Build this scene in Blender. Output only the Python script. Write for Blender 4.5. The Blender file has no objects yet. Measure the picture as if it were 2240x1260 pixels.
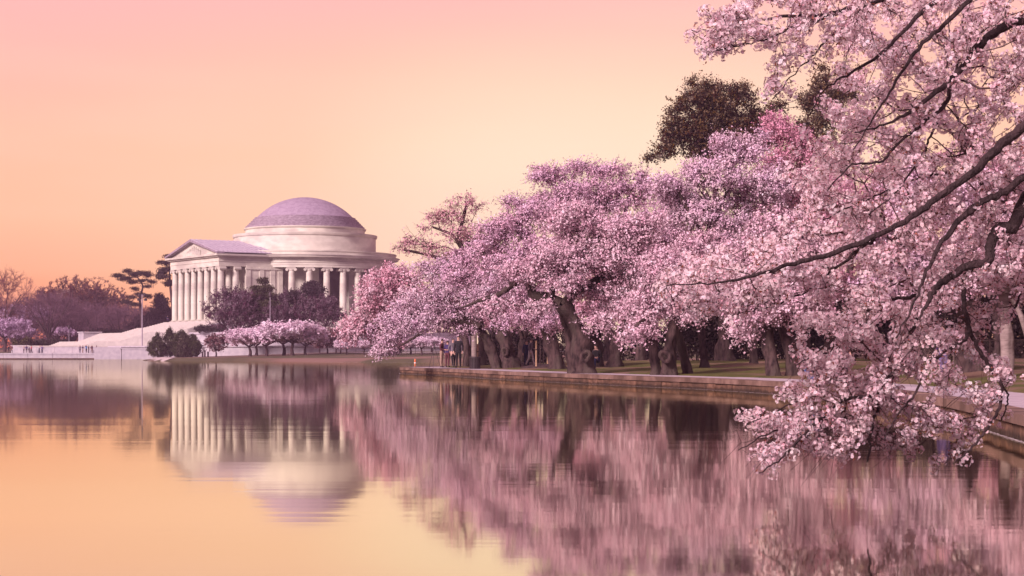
import bpy, bmesh, math, random
import numpy as np
from mathutils import Vector, Matrix

random.seed(7)
RNG = np.random.default_rng(11)
SC = bpy.context.scene
COL = SC.collection
R = math.radians

# ------------------------------------------------------------------ camera
F, CX, YH, H = 4000.0, 1120.0, 772.0, 1.35      # focal length in photo pixels, centre, horizon row, eye height above water
cam_d = bpy.data.cameras.new('camera')
cam = bpy.data.objects.new('camera', cam_d)
COL.objects.link(cam)
cam.location = (0, 0, H)
cam.rotation_euler = (R(90), 0, 0)
cam_d.sensor_width = 36
cam_d.lens = 36 * F / 2240
cam_d.shift_y = (YH - 630) / 2240
cam_d.clip_start = 0.1
cam_d.clip_end = 8000
SC.camera = cam

def at(x, y, d):
    return np.array(((x - CX) * d / F, d, H + (YH - y) * d / F))

# ------------------------------------------------------------------ sky, sun, exposure
SUN_DIR = Vector((-0.55, -0.70, 0.42)).normalized()
world = bpy.data.worlds.new('World')
SC.world = world
world.use_nodes = True
nt = world.node_tree
nt.nodes.clear()
def N(tree, typ, **kw):
    n = tree.nodes.new(typ)
    for k, v in kw.items():
        setattr(n, k, v)
    return n
def math_node(tree, op, a, b=None, clamp=False):
    n = N(tree, 'ShaderNodeMath', operation=op, use_clamp=clamp)
    for i, v in enumerate((a, b)):
        if v is None: continue
        if isinstance(v, (int, float)): n.inputs[i].default_value = v
        else: tree.links.new(v, n.inputs[i])
    return n.outputs[0]
def ramp(tree, fac, stops, interp='LINEAR'):
    n = N(tree, 'ShaderNodeValToRGB')
    n.color_ramp.interpolation = interp
    els = n.color_ramp.elements
    while len(els) > 1: els.remove(els[-1])
    els[0].position, els[0].color = stops[0][0], (*stops[0][1], 1)
    for p, c in stops[1:]:
        e = els.new(p); e.color = (*c, 1)
    tree.links.new(fac, n.inputs[0])
    return n.outputs[0]
def mixc(tree, fac, a, b, blend='MIX'):
    n = N(tree, 'ShaderNodeMix', data_type='RGBA', blend_type=blend)
    for sock, v in ((n.inputs[0], fac), (n.inputs[6], a), (n.inputs[7], b)):
        if isinstance(v, (int, float)): sock.default_value = v
        elif isinstance(v, tuple): sock.default_value = (*v, 1)
        else: tree.links.new(v, sock)
    return n.outputs[2]
def maprange(tree, v, a, b, c=0.0, d=1.0, smooth=True):
    n = N(tree, 'ShaderNodeMapRange', interpolation_type='SMOOTHSTEP' if smooth else 'LINEAR')
    tree.links.new(v, n.inputs[0])
    for i, x in enumerate((a, b, c, d)): n.inputs[i + 1].default_value = x
    return n.outputs[0]

tc = N(nt, 'ShaderNodeTexCoord')
sep = N(nt, 'ShaderNodeSeparateXYZ')
nt.links.new(tc.outputs['Generated'], sep.inputs[0])
elev = math_node(nt, 'POWER', math_node(nt, 'MAXIMUM', sep.outputs[2], 0.0), 0.5)
front = ramp(nt, elev, [(0.0, (0.92, 0.14, 0.05)), (0.12, (1.0, 0.20, 0.07)), (0.17, (1.0, 0.30, 0.125)), (0.21, (1.0, 0.43, 0.23)), (0.27, (1.0, 0.505, 0.30)),
                        (0.34, (1.0, 0.495, 0.325)), (0.43, (0.97, 0.45, 0.41)), (0.62, (0.62, 0.30, 0.38)), (1.0, (0.31, 0.19, 0.31))])
back = ramp(nt, elev, [(0.0, (0.32, 0.18, 0.27)), (0.35, (0.34, 0.20, 0.32)), (1.0, (0.31, 0.19, 0.31))])
sky_c = mixc(nt, maprange(nt, sep.outputs[1], -0.5, 0.75), back, front)
def glow(direction, angle, strength, colour, under):
    global sky_c
    dotn = N(nt, 'ShaderNodeVectorMath', operation='DOT_PRODUCT')
    nt.links.new(tc.outputs['Generated'], dotn.inputs[0])
    dotn.inputs[1].default_value = Vector(direction).normalized()
    g = maprange(nt, dotn.outputs['Value'], math.cos(R(angle)), 1.0, 0.0, strength)
    g = math_node(nt, 'MULTIPLY', g, maprange(nt, sep.outputs[2], *under, 1.0, 0.0))
    sky_c = mixc(nt, g, sky_c, colour)
glow((0.07, 1.0, 0.072), 20, 0.95, (1.0, 0.59, 0.375), (0.09, 0.22))
glow((0.06, 1.0, 0.08), 11, 0.90, (1.0, 0.735, 0.53), (0.10, 0.20))
# thin high cloud veil: faint, stretched streaks
mp = N(nt, 'ShaderNodeMapping')
nt.links.new(tc.outputs['Generated'], mp.inputs[0])
mp.inputs['Scale'].default_value = (2.2, 2.2, 16.0)
nz = N(nt, 'ShaderNodeTexNoise')
nz.inputs['Scale'].default_value = 1.4; nz.inputs['Detail'].default_value = 4; nz.inputs['Roughness'].default_value = 0.45
nt.links.new(mp.outputs[0], nz.inputs[0])
sky_c = mixc(nt, maprange(nt, nz.outputs[0], 0.42, 0.72, 0.0, 0.26), sky_c, (1.0, 0.60, 0.46))
nish = N(nt, 'ShaderNodeTexSky', sky_type='NISHITA')
nish.sun_disc = False
nish.sun_elevation = math.asin(SUN_DIR.z)
nish.sun_rotation = math.atan2(SUN_DIR.x, SUN_DIR.y)
nish.altitude = 0; nish.air_density = 1.0; nish.dust_density = 2.0
bg1 = N(nt, 'ShaderNodeBackground'); bg1.inputs[1].default_value = 0.83
bg2 = N(nt, 'ShaderNodeBackground'); bg2.inputs[1].default_value = 0.008
addb = N(nt, 'ShaderNodeAddShader')
outw = N(nt, 'ShaderNodeOutputWorld')
nt.links.new(sky_c, bg1.inputs[0]); nt.links.new(nish.outputs[0], bg2.inputs[0])
nt.links.new(bg1.outputs[0], addb.inputs[0]); nt.links.new(bg2.outputs[0], addb.inputs[1])
nt.links.new(addb.outputs[0], outw.inputs[0])

sun_d = bpy.data.lights.new('sun', 'SUN')
sun_d.energy = 4.3
sun_d.angle = R(14)
sun_d.color = (1.0, 0.77, 0.81)
sun = bpy.data.objects.new('sun', sun_d)
COL.objects.link(sun)
sun.rotation_euler = (-SUN_DIR).to_track_quat('-Z', 'Y').to_euler()
sun.location = (-60, -40, 60)

SC.view_settings.view_transform = 'Standard'
SC.view_settings.look = 'None'
SC.view_settings.exposure = 0.40
SC.view_settings.gamma = 1.0
SC.view_settings.use_curve_mapping = False
SC.render.engine = 'CYCLES'
SC.cycles.max_bounces = 6
SC.cycles.diffuse_bounces = 2
SC.cycles.glossy_bounces = 3
SC.cycles.transmission_bounces = 3
SC.cycles.transparent_max_bounces = 4
SC.cycles.caustics_reflective = False
SC.cycles.caustics_refractive = False
try:
    SC.cycles.use_denoising = True
    SC.cycles.denoiser = 'OPENIMAGEDENOISE'
except Exception:
    pass

# ------------------------------------------------------------------ materials
def mat(name, c1, c2=None, scale=3.0, rough=0.8, bump=0.0, bscale=None, stretch=(1, 1, 1), attr=None, transl=0.0,
        c3=None, scale3=0.6, spec=0.3, metal=0.0, coords='Object', detail=5.0, rnd=0.0, wet=None):
    m = bpy.data.materials.new(name)
    m.use_nodes = True
    t = m.node_tree
    b = t.nodes['Principled BSDF']
    b.inputs['Roughness'].default_value = rough
    b.inputs['Metallic'].default_value = metal
    b.inputs['Specular IOR Level'].default_value = spec
    tcn = N(t, 'ShaderNodeTexCoord')
    mpn = N(t, 'ShaderNodeMapping')
    t.links.new(tcn.outputs[coords], mpn.inputs[0])
    mpn.inputs['Scale'].default_value = stretch
    col = None
    if attr:
        a = N(t, 'ShaderNodeAttribute', attribute_name=attr)
        col = a.outputs['Color']
    if c2 is not None:
        n1 = N(t, 'ShaderNodeTexNoise')
        n1.inputs['Scale'].default_value = scale; n1.inputs['Detail'].default_value = detail
        t.links.new(mpn.outputs[0], n1.inputs[0])
        cc = ramp(t, n1.outputs[0], [(0.32, c1), (0.68, c2)])
        if c3 is not None:
            n3 = N(t, 'ShaderNodeTexNoise')
            n3.inputs['Scale'].default_value = scale3; n3.inputs['Detail'].default_value = 4
            t.links.new(mpn.outputs[0], n3.inputs[0])
            cc = mixc(t, maprange(t, n3.outputs[0], 0.45, 0.62), cc, c3)
        col = cc if col is None else mixc(t, 1.0, col, cc, 'MULTIPLY')
    if wet and col is not None:
        gp = N(t, 'ShaderNodeNewGeometry'); sx = N(t, 'ShaderNodeSeparateXYZ'); t.links.new(gp.outputs['Position'], sx.inputs[0])
        nw = N(t, 'ShaderNodeTexNoise'); nw.inputs['Scale'].default_value = 2.5; nw.inputs['Detail'].default_value = 5; t.links.new(gp.outputs['Position'], nw.inputs[0])
        lvl = math_node(t, 'SUBTRACT', sx.outputs[2], math_node(t, 'MULTIPLY', nw.outputs[0], 0.22))
        col = mixc(t, maprange(t, lvl, -0.06, 0.03, 0.85, 0.0), col, wet)
    if rnd and col is not None:
        oi = N(t, 'ShaderNodeObjectInfo')
        k_ = maprange(t, oi.outputs['Random'], 0.0, 1.0, 1.0 - rnd, 1.0 + rnd, smooth=False)
        cb = N(t, 'ShaderNodeCombineXYZ')
        for q_ in range(3): t.links.new(k_, cb.inputs[q_])
        col = mixc(t, 1.0, col, cb.outputs[0], 'MULTIPLY')
    if col is None:
        b.inputs['Base Color'].default_value = (*c1, 1)
    else:
        t.links.new(col, b.inputs['Base Color'])
    if bump:
        n2 = N(t, 'ShaderNodeTexNoise')
        n2.inputs['Scale'].default_value = bscale or scale * 3; n2.inputs['Detail'].default_value = 6
        t.links.new(mpn.outputs[0], n2.inputs[0])
        bn = N(t, 'ShaderNodeBump')
        bn.inputs['Strength'].default_value = min(bump, 1.0); bn.inputs['Distance'].default_value = 0.05 * max(1.0, bump)
        t.links.new(n2.outputs[0], bn.inputs['Height'])
        t.links.new(bn.outputs[0], b.inputs['Normal'])
    if transl:
        tr = N(t, 'ShaderNodeBsdfTranslucent')
        if col is None: tr.inputs[0].default_value = (*c1, 1)
        else: t.links.new(col, tr.inputs[0])
        mx = N(t, 'ShaderNodeMixShader'); mx.inputs[0].default_value = transl
        t.links.new(b.outputs[0], mx.inputs[1]); t.links.new(tr.outputs[0], mx.inputs[2])
        t.links.new(mx.outputs[0], t.nodes['Material Output'].inputs[0])
    return m

M = {}
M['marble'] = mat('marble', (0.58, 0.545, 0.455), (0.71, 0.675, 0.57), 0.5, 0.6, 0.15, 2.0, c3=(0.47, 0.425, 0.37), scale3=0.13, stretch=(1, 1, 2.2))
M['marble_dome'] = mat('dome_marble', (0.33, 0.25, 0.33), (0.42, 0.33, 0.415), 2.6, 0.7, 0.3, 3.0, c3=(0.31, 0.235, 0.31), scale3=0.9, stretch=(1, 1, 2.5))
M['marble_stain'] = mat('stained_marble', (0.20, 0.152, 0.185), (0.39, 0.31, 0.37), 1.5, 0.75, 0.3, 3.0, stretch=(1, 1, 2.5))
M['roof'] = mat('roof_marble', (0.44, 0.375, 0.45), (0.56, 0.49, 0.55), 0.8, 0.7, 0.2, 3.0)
M['granite'] = mat('granite', (0.40, 0.36, 0.40), (0.52, 0.47, 0.49), 1.2, 0.75, 0.15, 6)
M['step'] = mat('step_stone', (0.46, 0.415, 0.38), (0.57, 0.515, 0.475), 1.0, 0.75, 0.1, 6)
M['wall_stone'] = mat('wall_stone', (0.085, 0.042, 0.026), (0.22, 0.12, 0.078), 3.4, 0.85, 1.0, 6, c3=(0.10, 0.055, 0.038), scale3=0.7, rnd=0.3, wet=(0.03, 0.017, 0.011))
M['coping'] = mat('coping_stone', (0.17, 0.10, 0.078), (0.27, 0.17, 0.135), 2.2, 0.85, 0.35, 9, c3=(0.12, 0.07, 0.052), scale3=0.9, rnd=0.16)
M['paving'] = mat('paving_concrete', (0.44, 0.37, 0.40), (0.54, 0.46, 0.49), 1.3, 0.85, 0.2, 14)
M['grass'] = mat('lawn', (0.065, 0.075, 0.012), (0.14, 0.125, 0.026), 1.6, 0.95, 0.8, 22, c3=(0.21, 0.125, 0.085), scale3=0.20)
M['far_grass'] = mat('far_lawn', (0.075, 0.068, 0.032), (0.12, 0.10, 0.05), 0.25, 0.95, 0.3, 2, c3=(0.24, 0.14, 0.11), scale3=0.05)
M['sand'] = mat('pale_sand', (0.50, 0.42, 0.40), (0.62, 0.53, 0.50), 0.5, 0.9)
M['bark'] = mat('cherry_bark', (0.018, 0.010, 0.011), (0.10, 0.058, 0.056), 6.0, 0.92, 1.0, 12, stretch=(1, 1, 0.4), c3=(0.075, 0.052, 0.045), scale3=1.6)
M['limb'] = mat('ringed_cherry_bark', (0.022, 0.012, 0.014), (0.075, 0.042, 0.046), 9.0, 0.8, 1.0, 40, c3=(0.05, 0.03, 0.032), scale3=6)
M['bark_pale'] = mat('pale_bark', (0.22, 0.16, 0.15), (0.38, 0.29, 0.27), 2.0, 0.85, 0.7, 9, stretch=(1, 1, 3.5))
M['bark_dark'] = mat('dark_bark', (0.035, 0.02, 0.022), (0.085, 0.05, 0.05), 5.0, 0.9, 0.5, 14)
M['twig'] = mat('twig_bark', (0.06, 0.032, 0.035), (0.11, 0.06, 0.06), 5.0, 0.9)
M['bare_twig'] = mat('bare_twig', (0.10, 0.05, 0.075), (0.18, 0.095, 0.12), 0.4, 0.9)
M['red_twig'] = mat('budding_twig', (0.17, 0.062, 0.062), (0.27, 0.12, 0.10), 0.5, 0.9)
M['blossom'] = mat('blossom', (1, 1, 1), attr='tint', rough=0.7, transl=0.25, spec=0.1)
M['petal'] = mat('cherry_petal', (1, 1, 1), attr='tint', rough=0.6, transl=0.26, spec=0.15)
M['leaf'] = mat('evergreen_leaf', (1, 1, 1), attr='tint', rough=0.6, transl=0.15, spec=0.2)
M['iron'] = mat('dark_iron', (0.03, 0.02, 0.025), (0.06, 0.04, 0.045), 6, 0.6, spec=0.4)
M['pole'] = mat('painted_pole', (0.30, 0.25, 0.30), (0.38, 0.32, 0.38), 2, 0.5)
M['wood'] = mat('stake_wood', (0.42, 0.25, 0.15), (0.58, 0.38, 0.25), 5, 0.8, 0.2, 20, stretch=(1, 1, 0.2))
M['wire'] = mat('fence_wire', (0.12, 0.08, 0.07), (0.18, 0.12, 0.11), 4, 0.6)
M['orange'] = mat('orange_plastic', (0.75, 0.16, 0.05), (0.82, 0.22, 0.08), 3, 0.5)
M['white'] = mat('white_paint', (0.72, 0.68, 0.70), (0.80, 0.76, 0.78), 3, 0.6)
M['glass'] = mat('lamp_glass', (0.55, 0.45, 0.55), (0.65, 0.55, 0.62), 3, 0.25, spec=0.5)
M['dark'] = mat('near_black_and_shade', (0.02, 0.012, 0.012), (0.04, 0.025, 0.02), 6, 0.95)  # near-black of bin liner and ties, and painted shade for knotholes
M['skin'] = mat('skin', (0.50, 0.29, 0.23), (0.56, 0.33, 0.27), 8, 0.6)
M['hair'] = mat('hair', (0.025, 0.015, 0.013), (0.05, 0.03, 0.025), 20, 0.7)
M['shoe'] = mat('shoe', (0.03, 0.025, 0.03), (0.06, 0.05, 0.05), 8, 0.6)
def cloth(name, c):
    k = 'cloth_' + name
    if k not in M:
        M[k] = mat(k, tuple(v * 0.85 for v in c), tuple(min(1, v * 1.15) for v in c), 7, 0.9, 0.2, 30)
    return M[k]

def water_material():
    m = bpy.data.materials.new('basin_water')
    m.use_nodes = True
    t = m.node_tree
    t.nodes.clear()
    g = N(t, 'ShaderNodeNewGeometry')
    def wave(sc, det, dist):
        mp_ = N(t, 'ShaderNodeMapping'); mp_.inputs['Scale'].default_value = sc
        t.links.new(g.outputs['Position'], mp_.inputs[0])
        n_ = N(t, 'ShaderNodeTexNoise'); n_.inputs['Scale'].default_value = 1.0; n_.inputs['Detail'].default_value = det
        t.links.new(mp_.outputs[0], n_.inputs[0])
        return n_.outputs[0]
    w1 = wave((0.05, 0.55, 1), 2, 0)
    w2 = wave((0.35, 3.2, 1), 2, 0)
    w3 = wave((0.012, 0.05, 1), 2, 0)
    hsum = math_node(t, 'ADD', math_node(t, 'MULTIPLY', w1, 1.0), math_node(t, 'MULTIPLY', w2, 0.26))
    # calm and ruffled patches of the surface
    patch = maprange(t, w3, 0.40, 0.62, 0.35, 1.0)
    hsum = math_node(t, 'MULTIPLY', hsum, patch)
    bn = N(t, 'ShaderNodeBump'); bn.inputs['Strength'].default_value = 1.0; bn.inputs['Distance'].default_value = 0.0035
    t.links.new(hsum, bn.inputs['Height'])
    gl = N(t, 'ShaderNodeBsdfGlossy', distribution='GGX')
    gl.inputs['Color'].default_value = (1.0, 0.995, 0.82, 1)
    gl.inputs['Roughness'].default_value = 0.045
    t.links.new(bn.outputs[0], gl.inputs['Normal'])
    df = N(t, 'ShaderNodeBsdfDiffuse'); df.inputs[0].default_value = (0.03, 0.014, 0.018, 1)
    fr = N(t, 'ShaderNodeFresnel'); fr.inputs[0].default_value = 2.6
    t.links.new(bn.outputs[0], fr.inputs['Normal'])
    mx = N(t, 'ShaderNodeMixShader')
    t.links.new(maprange(t, fr.outputs[0], 0.0, 0.62, 0.35, 0.90, smooth=False), mx.inputs[0])
    t.links.new(df.outputs[0], mx.inputs[1]); t.links.new(gl.outputs[0], mx.inputs[2])
    o = N(t, 'ShaderNodeOutputMaterial')
    t.links.new(mx.outputs[0], o.inputs[0])
    return m
M['water'] = water_material()

# ------------------------------------------------------------------ object helpers
def link(o, parent=None):
    COL.objects.link(o)
    if parent is not None: o.parent = parent
    return o
def tag(o, label=None, cat=None, group=None, kind=None):
    for k, v in (('label', label), ('category', cat), ('group', group), ('kind', kind)):
        if v: o[k] = v
    return o
def thing(name, label, cat, loc=(0, 0, 0), rz=0.0, group=None):
    o = bpy.data.objects.new(name, None)
    o.empty_display_size = 0.5
    o.location = loc; o.rotation_euler = (0, 0, rz)
    COL.objects.link(o)
    return tag(o, label, cat, group, 'thing')
def mesh_np(name, V, Q, mats, smooth=False, tint=None, midx=None):
    """V (n,3), Q (m,k) with one k, or a list of such arrays."""
    V = np.asarray(V, dtype=np.float32)
    Qs = Q if isinstance(Q, list) else [Q]
    Qs = [np.asarray(q, dtype=np.int32) for q in Qs if len(q)]
    me = bpy.data.meshes.new(name)
    me.vertices.add(len(V)); me.vertices.foreach_set('co', V.ravel())
    loops = np.concatenate([q.ravel() for q in Qs]); tot = np.concatenate([np.full(len(q), q.shape[1], dtype=np.int32) for q in Qs])
    me.loops.add(len(loops)); me.loops.foreach_set('vertex_index', loops)
    start = np.concatenate(([0], np.cumsum(tot)[:-1])).astype(np.int32)
    me.polygons.add(len(tot)); me.polygons.foreach_set('loop_start', start)
    try: me.polygons.foreach_set('loop_total', tot)
    except Exception: pass
    if smooth: me.polygons.foreach_set('use_smooth', np.ones(len(tot), dtype=bool))
    if midx is not None: me.polygons.foreach_set('material_index', np.asarray(midx, dtype=np.int32))
    for m_ in (mats if isinstance(mats, (list, tuple)) else [mats]): me.materials.append(m_)
    if tint is not None:
        a = me.color_attributes.new('tint', 'FLOAT_COLOR', 'POINT')
        c = np.ones((len(V), 4), dtype=np.float32); c[:, :3] = tint
        a.data.foreach_set('color', c.ravel())
    me.update(calc_edges=True)
    return me
def obj(name, me, parent=None):
    return link(bpy.data.objects.new(name, me), parent)

class MB:
    """collects boxes, lathes and prisms; build() links one mesh object"""
    def __init__(s): s.v = []; s.f = []
    def add(s, V, Fs):
        k = len(s.v); s.v += [tuple(map(float, p)) for p in V]; s.f += [tuple(i + k for i in f) for f in Fs]; return s
    def box(s, x0, x1, y0, y1, z0, z1):
        return s.add([(x0, y0, z0), (x1, y0, z0), (x1, y1, z0), (x0, y1, z0), (x0, y0, z1), (x1, y0, z1), (x1, y1, z1), (x0, y1, z1)],
                     [(0, 3, 2, 1), (4, 5, 6, 7), (0, 1, 5, 4), (1, 2, 6, 5), (2, 3, 7, 6), (3, 0, 4, 7)])
    def lathe(s, prof, seg=48, a0=0.0, a1=2 * math.pi, cx=0, cy=0, cap=False):
        full = abs(a1 - a0 - 2 * math.pi) < 1e-6
        n = seg if full else seg + 1
        V = [(cx + r * math.cos(a0 + (a1 - a0) * i / seg), cy + r * math.sin(a0 + (a1 - a0) * i / seg), z) for r, z in prof for i in range(n)]
        Fs = []
        for j in range(len(prof) - 1):
            for i in range(seg):
                a, b = j * n + i, j * n + (i + 1) % n
                Fs.append((a, b, b + n, a + n))
        if cap:
            Fs.append(tuple(range(n - 1, -1, -1))); Fs.append(tuple((len(prof) - 1) * n + i for i in range(n)))
        if not full:
            Fs.append(tuple(j * n for j in range(len(prof)))); Fs.append(tuple(j * n + n - 1 for j in reversed(range(len(prof)))))
        return s.add(V, Fs)
    def prism(s, poly, axis, a, b):
        """poly: 2-D outline; axis 'z','y','x' is the extrusion axis"""
        n = len(poly)
        def P(p, t): return {'z': (p[0], p[1], t), 'y': (p[0], t, p[1]), 'x': (t, p[0], p[1])}[axis]
        V = [P(p, a) for p in poly] + [P(p, b) for p in poly]
        return s.add(V, [tuple(range(n - 1, -1, -1)), tuple(range(n, 2 * n))] + [(i, (i + 1) % n, n + (i + 1) % n, n + i) for i in range(n)])
    def tube(s, pts, rad, sides=8):
        V, Q = tube(pts, rad, sides)
        return s.add(V, [tuple(q) for q in Q] + [tuple(range(sides - 1, -1, -1)), tuple(len(V) - sides + i for i in range(sides))])
    def mesh(s, name, m_, smooth=False, fix=True):
        me = bpy.data.meshes.new(name)
        me.from_pydata(s.v, [], s.f)
        for x in (m_ if isinstance(m_, (list, tuple)) else [m_]): me.materials.append(x)
        if fix:
            bm = bmesh.new(); bm.from_mesh(me); bmesh.ops.recalc_face_normals(bm, faces=bm.faces); bm.to_mesh(me); bm.free()
        if smooth:
            me.polygons.foreach_set('use_smooth', [True] * len(me.polygons))
            try: me.set_sharp_from_angle(angle=R(35))
            except Exception: pass
        me.update()
        return me
    def build(s, name, m_, parent=None, smooth=False):
        return obj(name, s.mesh(name, m_, smooth), parent)

def unit(v):
    return v / np.maximum(np.linalg.norm(v, axis=-1, keepdims=True), 1e-9)
def tube(pts, rad, sides=8, gnarl=0.0, flare=0.0, seed=0):
    pts = np.asarray(pts, dtype=float); rad = np.broadcast_to(np.asarray(rad, dtype=float), (len(pts),))
    T = unit(np.gradient(pts, axis=0))
    u = np.cross(T[0], (0.3, 1, 0.1)); u /= np.linalg.norm(u)
    ang = np.linspace(0, 2 * np.pi, sides, endpoint=False)
    rg = np.random.default_rng(seed); ph = rg.uniform(0, 6.28, 8)
    s_ = np.concatenate(([0], np.cumsum(np.linalg.norm(np.diff(pts, axis=0), axis=1))))
    V = []
    for i, (p, t, r) in enumerate(zip(pts, T, rad)):
        u = u - t * u.dot(t); u /= max(np.linalg.norm(u), 1e-9); w = np.cross(t, u)
        k = np.ones(sides)
        if gnarl:
            k += gnarl * (0.5 * np.sin(2 * ang + ph[0] + s_[i] * 0.9) + 0.45 * np.sin(3 * ang + ph[1] - s_[i] * 1.7) + 0.35 * np.sin(5 * ang + ph[2] + s_[i] * 2.6)
                          + 0.5 * math.sin(s_[i] * 3.1 + ph[3]) + 0.3 * math.sin(s_[i] * 7.3 + ph[4]))
        if flare:
            k += flare * math.exp(-s_[i] / 0.28) * (0.65 + 0.5 * np.sin(5 * ang + ph[5]))
        V.append(p + (r * k)[:, None] * (np.cos(ang)[:, None] * u + np.sin(ang)[:, None] * w))
    V = np.concatenate(V)
    i = np.arange(len(pts) - 1)[:, None] * sides; j = np.arange(sides)[None]; j2 = (j + 1) % sides
    Q = np.stack([(i + j), (i + j2), (i + j2 + sides), (i + j + sides)], -1).reshape(-1, 4)
    return V, Q
def smooth_path(pts, n):
    """Catmull-Rom through pts (k, any dims), n samples"""
    P = np.asarray(pts, dtype=float)
    if len(P) < 3:
        t = np.linspace(0, 1, n)[:, None]; return P[0] * (1 - t) + P[-1] * t
    E = np.vstack([2 * P[0] - P[1], P, 2 * P[-1] - P[-2]])
    u = np.linspace(0, len(P) - 1 - 1e-6, n); k = u.astype(int); t = (u - k)[:, None]
    a, b, c, d = E[k], E[k + 1], E[k + 2], E[k + 3]
    return 0.5 * (2 * b + (c - a) * t + (2 * a - 5 * b + 4 * c - d) * t ** 2 + (3 * b - a - 3 * c + d) * t ** 3)
def edge_tubes(A, B, ra, rb, sides=3):
    A = np.asarray(A); B = np.asarray(B); n = len(A)
    if n == 0: return np.zeros((0, 3)), np.zeros((0, 4), int)
    t = unit(B - A); h = np.where(np.abs(t[:, 2:3]) > 0.9, np.array([[1.0, 0, 0]]), np.array([[0, 0, 1.0]]))
    u = unit(np.cross(t, h)); w = np.cross(t, u)
    ang = np.arange(sides) * 2 * np.pi / sides
    ring = np.cos(ang)[None, :, None] * u[:, None] + np.sin(ang)[None, :, None] * w[:, None]
    V = np.concatenate([A[:, None] + ring * np.asarray(ra).reshape(-1, 1, 1), B[:, None] + ring * np.asarray(rb).reshape(-1, 1, 1)], 1).reshape(-1, 3)
    base = (np.arange(n) * 2 * sides)[:, None]; j = np.arange(sides)[None]; j2 = (j + 1) % sides
    Q = np.stack([base + j, base + j2, base + j2 + sides, base + j + sides], -1).reshape(-1, 4)
    return V, Q
def ribbons(A, B, ra, rb, rg):
    t = unit(B - A); u = unit(np.cross(t, rg.normal(size=A.shape)))
    ra, rb = np.asarray(ra)[:, None], np.asarray(rb)[:, None]
    V = np.stack([A - u * ra, A + u * ra, B + u * rb, B - u * rb], 1).reshape(-1, 3)
    return V, np.arange(len(A) * 4).reshape(-1, 4)
def rand_dirs(n, rg):
    return unit(rg.normal(size=(n, 3)))
def cards(C, size, rg, aspect=1.0, normal=None, spread=1.0):
    """small leaf or petal faces at C: (n,3), bent quads in random directions"""
    n = len(C)
    nn = rand_dirs(n, rg) if normal is None else unit(normal + rand_dirs(n, rg) * spread)
    u = unit(np.cross(nn, rand_dirs(n, rg))); w = np.cross(nn, u)
    s = np.asarray(size).reshape(-1, 1) * np.ones((n, 1))
    su, sw = u * s, w * s * aspect
    V = np.stack([C - su - 0.3 * sw, C - sw * 1.0 + nn * s * 0.25, C + su + 0.2 * sw, C + sw + nn * s * 0.25], 1).reshape(-1, 3)
    Q = np.arange(n * 4).reshape(n, 4)
    return V, Q
def grow(root, rplen, pts, bf=0.3):
    """minimum spanning tree from root nodes through scattered points, balanced by path length"""
    nr, m = len(root), len(pts)
    P = np.vstack([root, pts]); par = np.full(nr + m, -1); order = []
    plen = np.zeros(nr + m); plen[:nr] = rplen
    D = np.linalg.norm(pts[:, None] - root[None], axis=2) + bf * np.asarray(rplen)[None]
    best = D.argmin(1); cost = D[np.arange(m), best]
    for _ in range(m):
        i = int(cost.argmin()); j = int(best[i])
        par[nr + i] = j; plen[nr + i] = plen[j] + np.linalg.norm(pts[i] - P[j])
        order.append(nr + i); cost[i] = np.inf
        live = np.isfinite(cost)
        nc = np.linalg.norm(pts - pts[i], axis=1) + bf * plen[nr + i]
        up = live & (nc < cost)
        cost[up] = nc[up]; best[up] = nr + i
    tips = np.zeros(nr + m)
    kids = np.bincount(par[par >= 0], minlength=nr + m)
    for k in reversed(order):
        if kids[k] == 0: tips[k] = 1
        tips[par[k]] += tips[k]
    return P, par, tips, plen

# ------------------------------------------------------------------ water and land
me = mesh_np('water', [(-420, -120, 0), (420, -120, 0), (420, 690, 0), (-420, 690, 0)], np.array([[0, 1, 2, 3]]), M['water'])
tag(obj('water', me), kind='structure')

def dist_to_line(XY, line):
    """signed distance to a dense polyline: positive to the right of its direction"""
    best = np.full(len(XY), np.inf); sgn = np.zeros(len(XY))
    A, B = line[:-1], line[1:]
    for a, b in zip(A, B):
        ab = b - a; L2 = ab.dot(ab)
        t = np.clip(((XY - a) @ ab) / L2, 0, 1)
        q = XY - (a + t[:, None] * ab)
        d = np.hypot(q[:, 0], q[:, 1])
        s = ab[1] * (XY[:, 0] - a[0]) - ab[0] * (XY[:, 1] - a[1])
        up = d < best - 1e-9
        best[up] = d[up]; sgn[up] = np.sign(s[up])
    return best * np.where(sgn == 0, 1, sgn)
def sstep(x, a, b):
    t = np.clip((x - a) / (b - a), 0, 1); return t * t * (3 - 2 * t)

WALL = smooth_path([(-30, -9), (-10, -3.5), (-3.5, -1.2), (0.3, 0.9), (2.6, 4), (4.6, 10), (6.4, 18), (7.75, 27.7), (9.0, 38.7), (9.3, 48), (8.95, 56.8), (7.17, 66.7),
                    (4.5, 75), (-0.3, 91.5), (-3.2, 104), (-6.3, 115), (-7.3, 119.5), (-6.9, 124), (-3.5, 130), (6, 139), (20, 150), (45, 162), (90, 175), (200, 190)], 420)
WTOP = 0.42
def near_z(XY):
    sd = dist_to_line(XY, WALL[::4])
    z = 0.10 + 0.37 * sstep(sd, 1.7, 3.2) + 0.30 * sstep(sd, 3, 14) + 0.9 * sstep(sd, 10, 60)
    z = z + 0.05 * np.sin(XY[:, 0] * 0.9 + XY[:, 1] * 0.37) * sstep(sd, 3, 6) + 0.03 * np.sin(XY[:, 0] * 2.1 - XY[:, 1] * 1.3) * sstep(sd, 3, 6)
    return z, sd
def ground_near(x, y):
    z, sd = near_z(np.array([[x, y]])); return float(z[0])
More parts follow.
